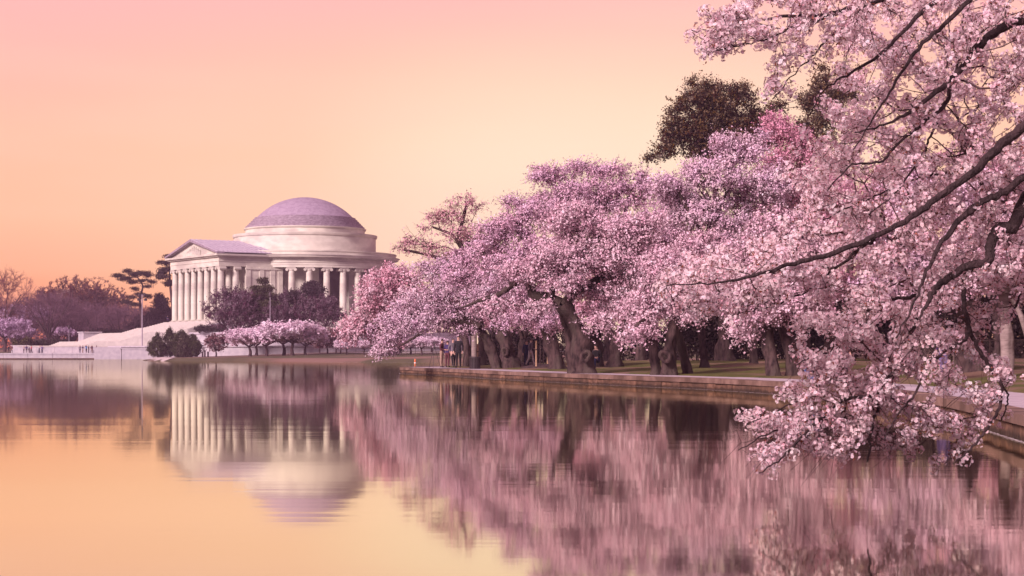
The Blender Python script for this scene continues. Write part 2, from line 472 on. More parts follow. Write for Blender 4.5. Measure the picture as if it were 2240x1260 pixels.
def grid_land(name, xs, ys, zfun, m_, keep):
    X, Y = np.meshgrid(xs, ys); XY = np.stack([X.ravel(), Y.ravel()], 1)
    z, sd = zfun(XY)
    V = np.column_stack([XY, z]); nx, ny = len(xs), len(ys)
    i = (np.arange(ny - 1)[:, None] * nx + np.arange(nx - 1)[None]).ravel()
    Q = np.stack([i, i + 1, i + nx + 1, i + nx], 1)
    Q = Q[(sd[Q] > keep).any(1)]
    used = np.unique(Q); rm = np.full(len(V), -1); rm[used] = np.arange(len(used))
    return mesh_np(name, V[used], rm[Q], m_, smooth=True)
xs = np.concatenate([np.arange(-40, -9, 3.0), np.arange(-9, 26, 0.8), np.arange(26, 60, 3.0), np.arange(60, 201, 14.0)])
ys = np.concatenate([np.arange(-60, 0, 6.0), np.arange(0, 140, 0.9), np.arange(140, 196, 5.0)])
tag(obj('ground', grid_land('near_bank', xs, ys, near_z, M['grass'], 2.0)), kind='structure')

SHORE = smooth_path([(-440, 392), (-200, 392), (-80, 390), (-75, 378), (-68, 338), (-60, 305), (-50, 287), (-36, 277), (-23.8, 262), (-13.8, 248), (0, 238), (20, 228), (60, 222), (120, 226), (500, 240)], 120)
MC = np.array((-48.7, 430.6)); PHI = R(56.5)       # memorial centre and the turn of its portico
def far_z(XY):
    sd = -dist_to_line(XY, SHORE)
    z = -0.25 + 0.75 * sstep(sd, -0.5, 2.5) + 1.1 * sstep(sd, 2, 45) + 1.6 * sstep(sd, 100, 260)
    return z, sd
def ground_far(x, y):
    z, sd = far_z(np.array([[x, y]])); return float(z[0])
xs = np.concatenate([np.arange(-400, -160, 30.0), np.arange(-160, 70, 2.5), np.arange(70, 400, 30.0)])
ys = np.concatenate([np.arange(215, 300, 1.5), np.arange(300, 520, 5.0), np.arange(520, 690, 20.0)])
tag(obj('terrain', grid_land('far_bank', xs, ys, far_z, M['far_grass'], -0.6)), kind='structure')

def normals2(L):
    T = unit(np.gradient(L, axis=0)); return np.stack([T[:, 1], -T[:, 0]], 1)      # right of the direction = land side
WN = normals2(WALL)
WS = np.concatenate(([0], np.cumsum(np.linalg.norm(np.diff(WALL, axis=0), axis=1))))
def wall_at(s, off):
    p = np.array([np.interp(s, WS, WALL[:, 0]), np.interp(s, WS, WALL[:, 1])])
    n = np.array([np.interp(s, WS, WN[:, 0]), np.interp(s, WS, WN[:, 1])]); n /= np.linalg.norm(n)
    return p + n * off
def strip_block(s0, s1, o0, o1, z0, z1, jz=0.0, nseg=2, rg=RNG):
    """a stone along the wall line between s0..s1, from offset o0 to o1"""
    m = MB(); n = nseg + 1; V = []; top = z1 + rg.uniform(-jz, jz)
    for s in np.linspace(s0, s1, n):
        a, b = wall_at(s, o0), wall_at(s, o1)
        V += [(a[0], a[1], z0), (b[0], b[1], z0), (b[0], b[1], top), (a[0], a[1], top)]
    Fs = [(0, 3, 2, 1), tuple(4 * (n - 1) + k for k in range(4))]
    for i in range(n - 1):
        for k in range(4):
            a = 4 * i; Fs.append((a + k, a + (k + 1) % 4, a + 4 + (k + 1) % 4, a + 4 + k))
    return m.add(V, Fs)
def wall_s(y):                       # arc length at which the wall reaches depth y on its way out
    k = int(np.argmax(WALL[:, 1] >= y)); return WS[k]
seawall = thing('seawall', 'low curved stone seawall edging the walkway under the cherry trees', 'seawall')
s_start, s_end = 0.6, WS[-1] - 60
s = s_start; tip = wall_s(129)
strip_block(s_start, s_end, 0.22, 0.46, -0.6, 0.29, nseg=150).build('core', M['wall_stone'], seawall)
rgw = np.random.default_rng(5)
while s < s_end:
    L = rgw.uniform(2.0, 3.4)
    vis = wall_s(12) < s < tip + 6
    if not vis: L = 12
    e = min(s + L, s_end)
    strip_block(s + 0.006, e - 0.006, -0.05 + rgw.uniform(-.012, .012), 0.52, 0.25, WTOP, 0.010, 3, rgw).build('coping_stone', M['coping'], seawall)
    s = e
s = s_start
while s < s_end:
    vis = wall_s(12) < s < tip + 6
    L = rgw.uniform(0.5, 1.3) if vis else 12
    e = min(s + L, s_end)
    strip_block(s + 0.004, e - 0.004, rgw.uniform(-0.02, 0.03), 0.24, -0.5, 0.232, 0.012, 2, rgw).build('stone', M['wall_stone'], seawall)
    s = e
walk = tag(bpy.data.objects.new('walkway', None), kind='structure'); COL.objects.link(walk)
s = s_start
while s < s_end - 1:
    vis = wall_s(12) < s < tip + 6
    L = 1.55 if vis else 12
    e = min(s + L, s_end)
    strip_block(s + 0.006, e - 0.006, 0.53, 2.75, 0.05, WTOP - 0.01 + rgw.uniform(-.004, .004), 0, 2, rgw).build('paving_slab', M['paving'], walk)
    s = e

# floating petals gathered along the wall and the far shore
def petal_line(pts, n, jit, size, rg):
    k = rg.uniform(0, len(pts) - 1.001, n); i = k.astype(int); t = (k - i)[:, None]
    P = pts[i] * (1 - t) + pts[i + 1] * t + rg.normal(size=(n, 2)) * jit
    s_ = size * rg.uniform(0.5, 1.3, (n, 1)); a = rg.uniform(0, 6.28, n)
    u = np.stack([np.cos(a), np.sin(a)], 1) * s_; w = np.stack([-np.sin(a), np.cos(a)], 1) * s_ * 0.8
    q = np.stack([P - u, P - w, P + u, P + w], 1).reshape(-1, 2)
    return np.column_stack([q, np.full(len(q), 0.006) + rg.uniform(0, .004, len(q))])
wl = np.array([wall_at(s_, -0.045) for s_ in np.linspace(wall_s(14), tip + 4, 900)])
V1 = petal_line(wl, 9000, 0.018, 0.022, RNG)
fl = np.array([p for p in smooth_path([(-30, 269), (-23.8, 260), (-13.8, 246), (-6, 240.5)], 60)])
V2 = petal_line(fl, 700, 0.7, 0.10, RNG)
ms = petal_line(np.array([(-6.0, 30), (5, 60), (2, 75), (-8, 100)], dtype=float), 160, 2.5, 0.018, RNG)
V = np.vstack([V1, V2, ms])
tag(obj('petals', mesh_np('petals', V, np.arange(len(V)).reshape(-1, 4), M['blossom'], tint=(0.86, 0.76, 0.76))),
    'pale fallen petals floating along the foot of the seawall', 'petals', kind='stuff')

# ------------------------------------------------------------------ plaza and quay of the far side
quay = thing('quay', 'long pale granite quay of the plaza before the memorial steps', 'quay', (0, 0, 0))
QY = 386.0
rgq = np.random.default_rng(3)
x = -175.0
while x < -88.2:
    e = min(x + 5.2, -88.0)
    MB().box(x + 0.03, e - 0.03, QY, QY + 2.0, -0.5, 0.98 + rgq.uniform(-.01, .01)).build('wall_stone', M['granite'], quay)
    MB().box(x + 0.03, e - 0.03, QY - 0.12, QY + 2.1, 0.99, 1.32).build('coping_stone', M['granite'], quay)
    x = e
MB().box(-175, -88, QY + 0.01, QY + 2, -0.45, 0.25).build('tide_line', M['wall_stone'], quay).location.y = -0.03
MB().box(-88, -82.3, QY - 0.9, QY + 2.2, -0.5, 2.55).build('end_block', M['granite'], quay)
MB().box(-82.1, -76.0, QY - 1.2, QY + 1.4, -0.5, 2.2).build('end_block', M['granite'], quay)
MB().box(-82.6, -75.8, QY - 1.3, QY + 1.5, 2.21, 2.42).build('coping_stone', M['granite'], quay)
plaza = MB().box(-175, -76, QY + 2.12, QY + 34, -0.3, 1.30).build('plaza', M['step'])
tag(plaza, kind='structure')
lw = thing('low_wall', 'low pale wall behind the people at the far end of the plaza', 'wall', tuple(at(44, 766, 402)))
MB().box(-1.9, 1.9, -0.3, 0.3, -0.6, 0.95).build('stone_body', M['granite'], lw); MB().box(-2.0, 2.0, -0.36, 0.36, 0.955, 1.1).build('coping_stone', M['granite'], lw)
lw2 = thing('low_wall', 'low lavender-grey wall on the shore beside the sandy ramp', 'wall', (-73.0, 377, 0))
MB().box(-2.9, 3.6, -0.3, 0.3, -0.1, 0.95).build('stone_body', M['granite'], lw2); MB().box(2.1, 3.9, -0.9, 0.5, 0.0, 1.15).build('end_block', M['granite'], lw2)

def land_strip(name, L, width, m_, lift, zf):
    L = smooth_path(L, 40); n = normals2(L)
    w = np.interp(np.linspace(0, 1, 40), np.linspace(0, 1, len(width)), width)[:, None]
    cols = [L + n * w * k for k in (-1, -0.5, 0, 0.5, 1)]
    V = np.concatenate([np.column_stack([c, zf(c)[0] + lift]) for c in cols])
    i = np.arange(39); Q = np.concatenate([np.stack([i + 40 * k, i + 40 * (k + 1), i + 1 + 40 * (k + 1), i + 1 + 40 * k], 1) for k in range(4)])
    return tag(obj(name, mesh_np(name, V, Q, m_, smooth=True)), kind='structure')
land_strip('sand_ramp', [(-76, 372), (-70, 345), (-62, 315), (-56, 299)], [3.0, 4.2, 3.6, 1.2], M['sand'], 0.06, far_z)
land_strip('footpath', [(-80, 384), (-66, 352), (-50, 330), (-36, 318), (-15, 300), (10, 280)], [1.6, 1.6, 1.5, 1.4, 1.4], M['paving'], 0.045, far_z)

# ------------------------------------------------------------------ domed memorial
mem = thing('memorial_building', 'pale domed rotunda with columned portico and broad steps beyond the water', 'monument', (MC[0], MC[1], 0), -PHI)
FZ, CT, CZ, PZ = 8.5, 20.6, 23.35, 24.4          # floor, column top, cornice, parapet
mar = M['marble']
def lathe(name, prof, m_=mar, parent=mem, seg=96, a0=0.0, a1=2 * math.pi, smooth=True):
    return MB().lathe(prof, seg, a0, a1).build(name, m_, parent, smooth)
# terraces
ter = lathe('terrace', [(52, -0.3), (52, 2.55), (52.3, 2.58), (52.3, 2.85), (40.2, 2.86)], M['granite'])
lathe('upper_terrace', [(40, 2.5), (40, 5.4), (40.25, 5.42), (40.25, 5.78), (26, 5.80)], M['granite'], ter)
for k in range(8):
    z1 = 5.8 + (k + 1) * (FZ - 5.8) / 8
    lathe('stylobate_step', [(28.6 - 0.5 * k, 5.6), (28.6 - 0.5 * k, z1 - .02), (28.57 - .5 * k, z1), (21 - 0.02 * k, z1)], M['step'], ter, 80)
# grand stair: flights between landings, local -Y is down the stair
def u_max(n, wd):                      # the near side of the stair stops at the low wall along the plaza
    return min(wd, (MC[1] - 396.25 - 0.006 * cnt - math.cos(PHI) * n) / math.sin(PHI))
stair = MB().box(-15.6, 15.2, -37.9, -20, 3, 5.78).build('stair', M['step'], mem)
prof = [(28.3, FZ), (33.6, 7.12), (34.8, 7.12), (39.2, 5.85), (43.8, 5.85), (49.0, 3.9), (53.0, 3.9), (55.6, 2.95)]
nsteps = {0: 8, 2: 8, 4: 12, 6: 6}
cnt = 0
for k in range(len(prof) - 1):
    (n0, z0), (n1, z1) = prof[k], prof[k + 1]
    wd = 16.0 + 0.05 * cnt
    if k in nsteps:
        m_ = nsteps[k]
        for i in range(m_):
            a, b = n0 + (n1 - n0) * i / m_, n0 + (n1 - n0) * (i + 1) / m_
            z = z0 + (z1 - z0) * i / m_ - 0.004 * (i % 2)
            wd = 16.0 + 0.05 * cnt
            e_ = a - 0.25 if i else a - 3.0
            MB().prism([(-wd, -b), (u_max(b, wd), -b), (u_max(e_, wd), -e_), (-wd, -e_)], 'z', 0.9 - 0.003 * cnt, z).build('step', M['step'], stair)
            cnt += 1
    else:
        cnt += 1
        MB().prism([(-wd, -n1), (u_max(n1, wd), -n1), (u_max(n0 - .2, wd), -n0 + .2), (-wd, -n0 + .2)], 'z', 0.8, z0 - 0.006).build('landing', M['step'], stair)
        cnt += 1
MB().prism([(28.3 * -1, FZ - .35), (-38.5, 5.5), (-43.8, 5.5), (-49, 3.6), (-53, 3.6), (-55.6, 2.6), (-55.6, 0.2), (-26, 0.2), (-26, FZ - .35)], 'x', -15.2, -18.6).build('stair_flank', M['granite'], stair)
MB().prism([(28.3 * -1, FZ - .25), (-34.6, 6.7), (-34.6, 0.2), (-26, 0.2), (-26, FZ - .25)], 'x', 16.3, 17.2).build('stair_flank', M['granite'], stair)
MB().box(-20.4, -17.0, -47.9, -43.7, 2.2, 5.95).build('cheek_block', M['granite'], stair)
MB().box(-20.6, -16.8, -48.1, -43.5, 5.96, 6.22).build('coping_stone', M['granite'], stair)
pw = thing('plaza_wall', 'long low pale wall at the foot of the memorial steps behind the plaza group', 'wall', (-97, 395.6, 1.3))
for i in range(8): MB().box(-9.8 + 3.9 * i, -9.8 + 3.9 * i + 3.87, 0, 0.55, -.2, 1.38).build('wall_stone', M['granite'], pw)
MB().box(-10, 21.6, -.1, .6, 1.381, 1.62).build('coping_stone', M['step'], pw)
# columns
def column_parts(r0=0.80, h=CT - FZ):
    prof_ = []
    for i in range(11):
        t = i / 10; prof_.append((r0 * (1 - 0.16 * t ** 1.7) * (1 + 0.02 * math.sin(math.pi * t)), 0.48 + (h - 0.48 - 0.75) * t))
    shaft = MB().lathe(prof_, 20, cap=True).mesh('column_shaft', mar, True)
    base = MB().box(-r0 * 1.32, r0 * 1.32, -r0 * 1.32, r0 * 1.32, 0.0, 0.17)
    base.lathe([(r0 * 1.28, 0.171), (r0 * 1.34, 0.24), (r0 * 1.28, 0.31), (r0 * 1.12, 0.33), (r0 * 1.18, 0.40), (r0 * 1.12, 0.47), (r0 * 0.9, 0.479)], 20)
    cap = MB().box(-r0 * 1.25, r0 * 1.25, -r0 * 1.05, r0 * 1.05, h - 0.2, h - 0.002)
    cap.lathe([(r0 * .84, h - .78), (r0 * .95, h - .72), (r0 * 1.04, h - .5), (r0 * 1.0, h - .21)], 20)
    for sx in (-1, 1):
        for ax in range(1):
            c = (sx * r0 * 1.18, h - 0.48)
            pts = [(c[0] + 0.34 * math.cos(a), c[1] + 0.34 * math.sin(a)) for a in np.linspace(0, 2 * np.pi, 14, endpoint=False)]
            cap.prism(pts, 'y', -r0 * 1.02, r0 * 1.02)
    cap.box(-r0 * 1.15, r0 * 1.15, -r0 * 0.98, r0 * 0.98, h - 0.42, h - 0.201)
    return shaft, base.mesh('column_base', mar, True), cap.mesh('column_capital', mar, True)
SHAFT, BASE, CAPITAL = column_parts()
def column(x, y, rz):
    c = obj('column', SHAFT, mem); c.location = (x, y, FZ); c.rotation_euler.z = rz
    obj('base', BASE, c); obj('capital', CAPITAL, c)
SP, PN = 3.6, 27.3
for i in range(8): column((i - 3.5) * SP, -PN, 0)
for sx in (-1, 1): column(sx * 3.5 * SP, -PN + SP, 0)
for i in (1, 2, 5, 6): column((i - 3.5) * SP, -PN + SP, 0)
TH0 = R(-1.2)
for q in (0, 1):
    for k in range(-3, 4):
        a = TH0 + q * math.pi / 2 + R(11.6) * k
        column(19.5 * math.cos(a), 19.5 * math.sin(a), a + math.pi / 2)
# rotunda walls: solid piers at the diagonals, an inner drum with an opening on each axis
for q in range(4):
    c = q * math.pi / 2
    lathe('rotunda_wall', [(15.0, FZ), (15.0, CT + 1), (13.6, CT + 1), (13.6, FZ), (15.0, FZ)], mar, mem, 24, c + R(15), c + R(75))
for q in range(4):
    c = q * math.pi / 2 + math.pi / 4
    if q in (0, 1): lathe('pier', [(14.9, FZ), (20.1, FZ), (20.1, CT + .4), (14.9, CT + .4), (14.9, FZ)], mar, mem, 6, c - R(3.2), c + R(3.2))
for sx in (-1, 1):
    x0, x1 = sorted((sx * 9.2, sx * 13.75))
    m_ = MB().box(x0, x1, -21.5, -12.6, FZ, CT + 0.4)
    w = m_.build('portico_wall', mar, mem)
    # arched niche on the north face, pilaster strips on the side face
    arch = MB(); cxn = sx * 11.6
    pts_o = [(cxn - 1.25, FZ + 2.2)] + [(cxn + 1.25 * -math.cos(a), FZ + 7.6 + 1.25 * math.sin(a)) for a in np.linspace(0, np.pi, 13)] + [(cxn + 1.25, FZ + 2.2)]
    pts_i = [(cxn - 1.0, FZ + 2.2)] + [(cxn + 1.0 * -math.cos(a), FZ + 7.6 + 1.0 * math.sin(a)) for a in np.linspace(0, np.pi, 13)] + [(cxn + 1.0, FZ + 2.2)]
    nn = len(pts_o)
    V = [(p[0], -21.5, p[1]) for p in pts_o] + [(p[0], -21.5, p[1]) for p in pts_i] + [(p[0], -21.72, p[1]) for p in pts_o] + [(p[0], -21.72, p[1]) for p in pts_i]
    Fs = []
    for i in range(nn - 1):
        Fs += [(2 * nn + i, 2 * nn + i + 1, 3 * nn + i + 1, 3 * nn + i), (i, i + 1, 2 * nn + i + 1, 2 * nn + i), (nn + i, nn + i + 1, 3 * nn + i + 1, 3 * nn + i)]
    arch.add(V, Fs).build('niche_arch', mar, w)
    for yy in (-21.2, -17.9, -15.2, -13.3):
        xs_ = sorted((sx * 13.751, sx * 13.93))
        MB().box(xs_[0], xs_[1], yy - 0.55, yy + 0.55, FZ, CT - 0.1).build('pilaster', mar, w)
    xs_ = sorted((sx * 13.752, sx * 14.05)); MB().box(xs_[0], xs_[1], -21.9, -12.9, CT - 0.62, CT - 0.25).build('moulding', mar, w)
MB().box(-5.2, 5.2, -19.6, -19.0, CT - 3.0, CT + .4).build('door_lintel', mar, mem)
# entablature of the rotunda
ent = lathe('entablature', [(17.6, CT + .01), (20.45, CT + .01), (20.45, CT + .55), (20.55, CT + .56), (20.55, CT + 1.05), (20.7, CT + 1.08), (20.7, CT + 1.2), (20.5, CT + 1.22), (20.5, CT + 2.0)], mar, mem, 120)
lathe('cornice', [(20.5, CT + 2.0), (20.9, CT + 2.05), (20.95, CT + 2.2), (21.9, CT + 2.32), (22.0, CT + 2.65), (22.25, CT + 2.75), (22.25, CT + 2.85), (21.4, CT + 2.95)], mar, ent, 120)
lathe('parapet', [(21.35, CT + 2.9), (21.35, PZ - .25), (21.5, PZ - .22), (21.5, PZ), (15, PZ + .02)], mar, ent, 120)
dm = MB()
for i in range(200):
    a = 2 * math.pi * i / 200
    c_, s_ = math.cos(a), math.sin(a)
    V = [(r * c_ - t * s_, r * s_ + t * c_, z) for z in (CT + 1.88, CT + 2.08) for r, t in ((20.45, -.17), (20.98, -.17), (20.98, .17), (20.45, .17))]
    dm.add(V, [(0, 3, 2, 1), (4, 5, 6, 7), (0, 1, 5, 4), (1, 2, 6, 5), (2, 3, 7, 6), (3, 0, 4, 7)])
tag(dm.build('dentil_course', mar, ent), kind='stuff')
lathe('colonnade_ceiling', [(13.6, CT + .42), (17.62, CT + .42)], mar, mem, 60)
# portico entablature, pediment and roof
hw = 3.5 * SP + 0.85; fn = PN + 0.85
MBp = MB().box(-hw, hw, -fn, -fn + 1.75, CT + .012, CT + 2.0)
pe = MBp.build('portico_entablature', mar, mem)
for sx in (-1, 1):
    x0, x1 = sorted((sx * hw, sx * (hw - 1.7)))
    MB().box(x0, x1, -fn + 1.752, -13.0, CT + .014, CT + 2.0).build('side_beam', mar, pe)
    x0, x1 = sorted((sx * (hw + 0.12), sx * (hw - .5)))
    MB().box(x0, x1, -fn - 0.12, -14.2, CT + 1.02, CT + 1.2).build('fascia_band', mar, pe)
    x0, x1 = sorted((sx * (hw + 1.0), sx * (hw - 1.5)))
    MB().box(x0, x1, -fn - 1.0, -13.4, CT + 2.3, CT + 2.72).build('side_cornice', mar, pe)
    x0, x1 = sorted((sx * (hw + 0.5), sx * (hw - 1.5)))
    MB().box(x0, x1, -fn - 0.5, -13.6, CT + 2.003, CT + 2.298).build('bed_moulding', mar, pe)
MB().box(-hw + .51, hw - .51, -fn - 0.123, -fn + .4, CT + 1.021, CT + 1.201).build('fascia_band', mar, pe)
MB().box(-hw + 1.4, hw - 1.4, -fn - 1.003, -fn + 1, CT + 2.301, CT + 2.721).build('front_cornice', mar, pe)
MB().box(-hw + 1.4, hw - 1.4, -fn - 0.503, -fn + 1, CT + 2.004, CT + 2.299).build('bed_moulding', mar, pe)
MB().box(-hw + 1.6, hw - 1.6, -fn + 1.7, -14, CT + 1.6, CT + 1.9).build('portico_ceiling', mar, pe)
AP = 27.0
ez = CT + 2.73
ped = MB().prism([(-hw - .3, ez), (hw + .3, ez), (0, AP - .35)], 'y', -fn + 0.05, -fn + 0.9).build('pediment', mar, mem)
for sx in (-1, 1):
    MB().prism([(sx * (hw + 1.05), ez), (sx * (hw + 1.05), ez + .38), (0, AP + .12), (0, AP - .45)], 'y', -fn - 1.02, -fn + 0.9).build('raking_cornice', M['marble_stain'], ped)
# sculpted relief: standing figures, as lumps of stone before the tympanum
for i, (px_, hh) in enumerate(((-3.3, 1.3), (-2.2, 1.7), (-1.0, 2.0), (0.1, 2.3), (1.2, 2.0), (2.3, 1.7), (3.4, 1.3))):
    g_ = MB().lathe([(0.05, 0), (.42, .02), (.46, hh * .35), (.36, hh * .55), (.42, hh * .72), (.16, hh * .80), (.22, hh * .86), (.20, hh * .95), (.02, hh)], 10, cx=px_, cy=-fn - 0.02)
    f_ = g_.build('relief_figure', mar, ped, True); f_.location.z = ez + 0.02
rw = MB()
roof = MB()
ry0, ry1 = -fn - .95, -14.5
for sx in (-1, 1):
    a = (sx * (hw + 1.02), ez + .40); b = (0.0, AP + .14)
    V = [(a[0], ry0, a[1]), (b[0], ry0, b[1]), (b[0], ry1, b[1]), (a[0], ry1, a[1]), (a[0], ry0, a[1] - .15), (b[0], ry0, b[1] - .15), (b[0], ry1, b[1] - .15), (a[0], ry1, a[1] - .15)]
    roof.add(V, [(0, 1, 2, 3), (7, 6, 5, 4), (0, 4, 5, 1), (1, 5, 6, 2), (2, 6, 7, 3), (3, 7, 4, 0)])
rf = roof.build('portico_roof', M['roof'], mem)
yy = ry0 + .3
while yy < ry1:
    for sx in (-1, 1):
        a = np.array((sx * (hw + 1.0), yy, ez + .45)); b = np.array((0.0, yy, AP + .19))
        MB().tube(np.array([a, b]), 0.07, 5).build('roof_rib', M['roof'], rf)
    yy += 1.15
for t_ in np.linspace(0.12, 0.88, 6):
    for sx in (-1, 1):
        xx = sx * (hw + 1.0) * (1 - t_); zz = ez + .42 + (AP + .15 - ez - .42) * t_
        MB().tube(np.array([(xx, ry0 + .1, zz), (xx, ry1, zz)]), 0.06, 4).build('roof_lap', M['roof'], rf)
# attic, drum, stepped rings, dome
at_ = lathe('attic', [(16.6, PZ - .1), (16.6, 28.15), (16.8, 28.2), (16.95, 28.5), (16.95, 28.85), (14.0, 28.9)], mar)
dr = lathe('drum', [(14.0, 28.7), (14.0, 30.0), (14.2, 30.05), (14.35, 30.25), (14.35, 30.42), (13.5, 30.43)], mar)
for k in range(6):
    r = 13.95 - 0.42 * k; z0 = 30.43 + 0.43 * k
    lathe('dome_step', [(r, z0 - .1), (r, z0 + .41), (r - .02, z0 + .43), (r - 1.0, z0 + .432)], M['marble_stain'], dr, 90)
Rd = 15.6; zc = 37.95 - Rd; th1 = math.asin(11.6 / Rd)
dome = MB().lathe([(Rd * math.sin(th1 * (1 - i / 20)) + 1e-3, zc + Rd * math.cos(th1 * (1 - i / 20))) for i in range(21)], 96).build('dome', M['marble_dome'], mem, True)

# ------------------------------------------------------------------ trees
PINK = np.array((0.86, 0.55, 0.66)); WHITE = np.array((0.93, 0.70, 0.77)); DEEP = np.array((0.74, 0.38, 0.50))
def tint_for(n, base, rg, var=0.10, per=4):
    k = 1 + rg.normal(size=(n, 1)) * var
    c = base[None] * k + rg.normal(size=(n, 3)) * 0.02
    return np.repeat(np.clip(c, 0.02, 0.95), per, axis=0)
def pad_points(pads, n, rg, shell=0.35):
    """scatter points in ellipsoids (centre, radii); share by volume, biased outwards"""
    vol = np.array([p[1][0] * p[1][1] * p[1][2] for p in pads]) ** 0.8
    pick = rg.choice(len(pads), n, p=vol / vol.sum())
    r = rg.uniform(0, 1, (n, 1)) ** shell
    D = rand_dirs(n, rg) * r
    C = np.array([p[0] for p in pads])[pick]; S = np.array([p[1] for p in pads])[pick]
    return C + D * S, C
def crown_meshes(name, roots, rplen, pads, npts, rg, twigs=5, tlen=0.55, cards_per=8, csize=0.055, base=PINK, var=0.12, droop=0.15, r_tip=0.012, sparse=1.0, bf=0.35,
                 leafmat='blossom', twigmat='twig', twig_r=0.009, up=0.0, jitter=0.05, rmax=0.12, base2=None):
    """branches grown through the pads, twigs on them, blossom or leaf faces along the twigs; returns (twig mesh, crown mesh)"""
    pts, ctr = pad_points(pads, npts, rg)
    P, par, tips, plen = grow(roots, rplen, pts, bf)
    nr = len(roots)
    # soften the straight links
    idx = np.arange(nr, len(P))
    rad = np.minimum(r_tip * np.maximum(tips, 1) ** 0.45, rmax)
    A, B = P[par[idx]], P[idx]
    ra = np.where(par[idx] >= nr, rad[par[idx]], np.minimum(rad[idx] * 1.25, rmax)); rb = rad[idx]
    mid = (A + B) / 2 + rand_dirs(len(A), rg) * 0.10 * np.linalg.norm(B - A, axis=1, keepdims=True)
    E = [(A, mid, ra, (ra + rb) / 2), (mid, B, (ra + rb) / 2, rb)]
    # twigs
    n = len(idx); rep = np.repeat(np.arange(n), twigs)
    outw = unit(P[idx] - ctr + 1e-6); ed = unit(B - A)
    d = unit(0.55 * outw[rep] + 0.6 * ed[rep] + 0.8 * rand_dirs(len(rep), rg) + np.array((0, 0, up - droop)))
    t0 = rg.uniform(0, 1, (len(rep), 1)); S0 = A[rep] * (1 - t0) + B[rep] * t0
    L = tlen * rg.uniform(0.45, 1.15, (len(rep), 1))
    S1 = S0 + d * L; S1[:, 2] -= droop * 0.4 * L[:, 0]
    E.append((S0, S1, np.full(len(S0), twig_r), np.full(len(S0), twig_r * 0.5)))
    Vs, Qs, k = [], [], 0
    for a, b, r0, r1 in E:
        v, q = edge_tubes(a, b, r0, r1, 3) if len(a) == n else ribbons(a, b, r0, r1, rg)
        Vs.append(v); Qs.append(q + k); k += len(v)
    tw = mesh_np(name + '_twigs', np.concatenate(Vs), np.concatenate(Qs), M[twigmat], smooth=True)
    if cards_per == 0: return tw, None
    rp2 = np.repeat(np.arange(len(S0)), cards_per)
    if sparse < 1: rp2 = rp2[rg.uniform(size=len(rp2)) < sparse]
    t1 = rg.uniform(0.05, 1.0, (len(rp2), 1))
    C = S0[rp2] * (1 - t1) + S1[rp2] * t1 + rg.normal(size=(len(rp2), 3)) * jitter
    sz = csize * rg.uniform(0.6, 1.25, len(rp2))
    V, Q = cards(C, sz, rg, normal=unit(C - ctr[rep][rp2] + 1e-6) * 0.9 + np.array((0, 0, 0.35)), spread=1.0)
    # colour of each flower: clump by clump and flower by flower
    cl = rg.normal(size=(n, 1)) * 0.05
    b2 = base if base2 is None else base2
    mixv = np.clip(rg.normal(0.5, 0.35, (n, 1)), 0, 1)
    tn = base * (1 - mixv) + b2 * mixv + cl
    tn = tn[rep][rp2] * (1 + rg.normal(size=(len(rp2), 1)) * var)
    tint = np.repeat(np.clip(tn, 0.01, 0.93), 4, axis=0)
    return tw, mesh_np(name + '_crown', V, Q, M[leafmat], tint=tint)

def burl(parent, p, r, seed):
    """swollen knot with a dark disc painted as the shade in its hole, facing the water"""
    rg = np.random.default_rng(seed)
    m = MB(); n1, n2 = 14, 8
    V = []
    for i in range(n1):
        a = 2 * math.pi * i / n1; k = 1 + 0.18 * math.sin(2 * a + seed) + 0.1 * math.sin(3 * a)
        for j in range(n2):
            b = 2 * math.pi * j / n2
            rr = r * (0.78 * k + 0.42 * math.cos(b))
            V.append((p[0] + rr * math.cos(a), p[1] - r * 0.55 * math.sin(b) * 0.9, p[2] + rr * 1.1 * math.sin(a)))
    m.add(V, [(i * n2 + j, ((i + 1) % n1) * n2 + j, ((i + 1) % n1) * n2 + (j + 1) % n2, i * n2 + (j + 1) % n2) for i in range(n1) for j in range(n2)])
    b_ = m.build('burl', M['bark'], parent, True)
    h = MB().lathe([(r * 0.5, 0), (0.001, r * .1)], 10)
    h.v = [(p[0] + v[0], p[1] - r * 0.12 - v[2], p[2] + v[1]) for v in h.v]
    h.build('hollow_shade', M['dark'], b_)  # closed disc; the darkness of the knothole is put into its colour
    return b_

def px_path(pts, d, wob, rg, n=None):
    """(x, y, half width) in photo pixels at depth d -> world points and radii"""
    k = d / F
    off = np.concatenate(([0], np.cumsum(rg.normal(size=len(pts) - 1)))) * wob
    W = np.array([at(p[0], p[1], d) + np.array((0, o, 0)) for p, o in zip(pts, off)])
    # depth wobble keeps the place, so rescale about the chosen depth
    rr = np.array([p[2] for p in pts]) * k
    n = n or max(6, 5 * len(pts))
    S = smooth_path(np.column_stack([W, rr]), n)
    return S[:, :3], np.maximum(S[:, 3], 0.012)

